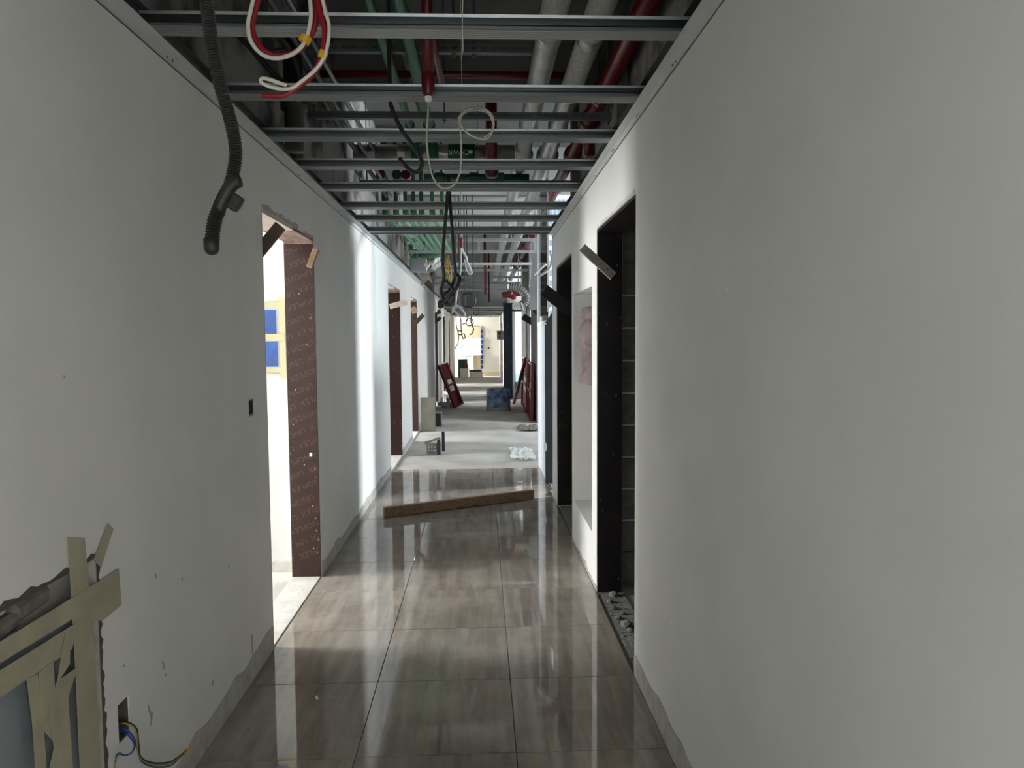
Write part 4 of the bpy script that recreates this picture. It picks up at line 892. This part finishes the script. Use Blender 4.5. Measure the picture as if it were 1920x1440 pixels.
# lower ceiling over the far corridor
lc = struct(obj('ceiling_far', box(-1.3, 2.0, 20.6, 31.5, 2.42, 2.52), 'slab')); struct(obj('bulkhead', box(-1.06, .75, 20.5, 20.6, 2.42, 3.75), 'slab'))
for y in (21.4, 23.0, 24.8, 26.6): obj('batten', box(-1.05, .74, y, y+.25, 2.385, 2.42), 'galv_dark', lc)
for (u, w_) in ((905, 6), (916, 5)): tag(obj('ceiling_light', lathe(B(), [(.05, -.02), (.06, 0)], at(u+10, 590, 26), 12), 'white_sheet'), ('small white fitting on the far low ceiling', 'second small white fitting on the far low ceiling, right of the first')[u > 910], 'light fitting')
# end room
struct(obj('wall_end', box(-4.9, 2.2, 30.9, 31.05, -.03, 2.6), 'cream')); struct(obj('wall_end', box(2.1, 2.2, 29.6, 31, -.03, 2.6), 'cream'))
struct(obj('baseboard_end', box(-1.2, 2.1, 30.88, 30.9, -.02, .12), 'carton'))
EY = 30.84
def ebox(name, u0, v0, u1, v1, Y, d, m, label, cat, parent=None, group=None, floor_=False):
    a, b = at(u0, v1, Y), at(u1, v0, Y); z0 = -.02 if floor_ else a.z
    o = obj(name, box(a.x, b.x, Y, Y+d, z0, b.z, .004), m, parent)
    if label: tag(o, label, cat, group)
    return o
ebox('wall_board', 871, 634, 903, 667, EY-.01, .05, 'white_sheet', 'large white panel on the end wall', 'board')
ebox('carton_sheet', 887, 612, 902, 640, EY+.02, .015, 'carton', 'cream sheet on the end wall above the white panel', 'sheet')
ebox('carton_sheet', 858, 610, 886, 640, EY+.03, .009, 'carton', 'pale cream sheet at the upper left of the end wall', 'sheet')
t = thing('blue_tape', 'dashed strip of blue tape down the end wall', 'tape')
v = 618
while v < 694:
    a, b = at(901.5, v+7, EY-.01), at(906, v, EY-.01); obj('tape_piece', box(a.x, b.x, EY-.012, EY-.008, a.z, b.z), 'blue_film', t); v += 9.5
ebox('green_mesh', 862, 643, 871, 673, EY+.01, .03, 'green_mesh', 'pale green mesh banner left of the white panel', 'mesh')
ebox('green_crate', 859, 674, 876, 691, 29.4, .25, 'dkgreen', 'dark green crate at the left of the end room', 'crate', floor_=True)
ebox('red_can', 869, 682, 877, 691, 29.2, .12, 'cab_red', 'small red container in front of the green crate', 'container', floor_=True)
ebox('parcel', 862, 691, 878.5, 702, 28.85, .1, 'white_sheet', 'low white parcel on the end room floor', 'parcel', floor_=True)
t = thing('white_cabinet', 'low white cabinet with a dark top before the end wall', 'cabinet')
ebox('body', 880, 697, 905, 707, 29.0, .35, 'white_sheet', None, None, t, floor_=True); ebox('top', 879.5, 693.5, 903, 697, 29.0, .35, 'steel_black', None, None, t)
t = thing('shelf_unit', 'pale open shelf unit under the white panel', 'shelf')
for (u0, v0, u1, v1, m) in ((872, 667, 886, 693, 'frame_grey'), (887, 667, 901, 693, 'carton')): ebox('bay', u0, v0, u1, v1, EY-.05, .04, m, None, None, t)
ebox('divider', 885.5, 666, 887.5, 694, EY-.2, .18, 'white_sheet', None, None, t); ebox('shelf', 871, 665, 903, 667, EY-.2, .2, 'white_sheet', None, None, t)
t = thing('alarm_box', 'grey and red alarm box on the far right corridor wall', 'alarm box')
a, b = at(931, 637, 19.6), at(941.5, 620, 19.6)
obj('body', box(b.x-.14, .745, 19.55, 19.65, a.z, b.z), 'frame_grey', t); obj('dial', lathe(B(), [(.035, 0), (.04, .02)], (b.x-.07, 19.53, b.z-.07), 12, axis=1), 'cab_red', t); obj('button', box(b.x-.085, b.x-.055, 19.54, 19.55, a.z+.03, a.z+.09), 'steel_black', t)
o = ebox('wall_socket', 914.5, 651, 917.5, 654, 30.86, .02, 'steel_black', 'small black socket on the end wall', 'socket')
# small wall box in the left wall
t = thing('socket_back_box', 'small dark empty back box in the left wall near the doorway', 'socket box')
obj('body', gridwall(B(), lambda a, b, c: (XL-.004-c, a, b), 3.372, 3.444, 1.205, 1.278, [(3.378, 3.438, 1.211, 1.272, .03)], .04), 'steel_black', t)
obj('insert', box(XL-.034, XL-.012, 3.385, 3.41, 1.215, 1.245), 'frame_grey', t)
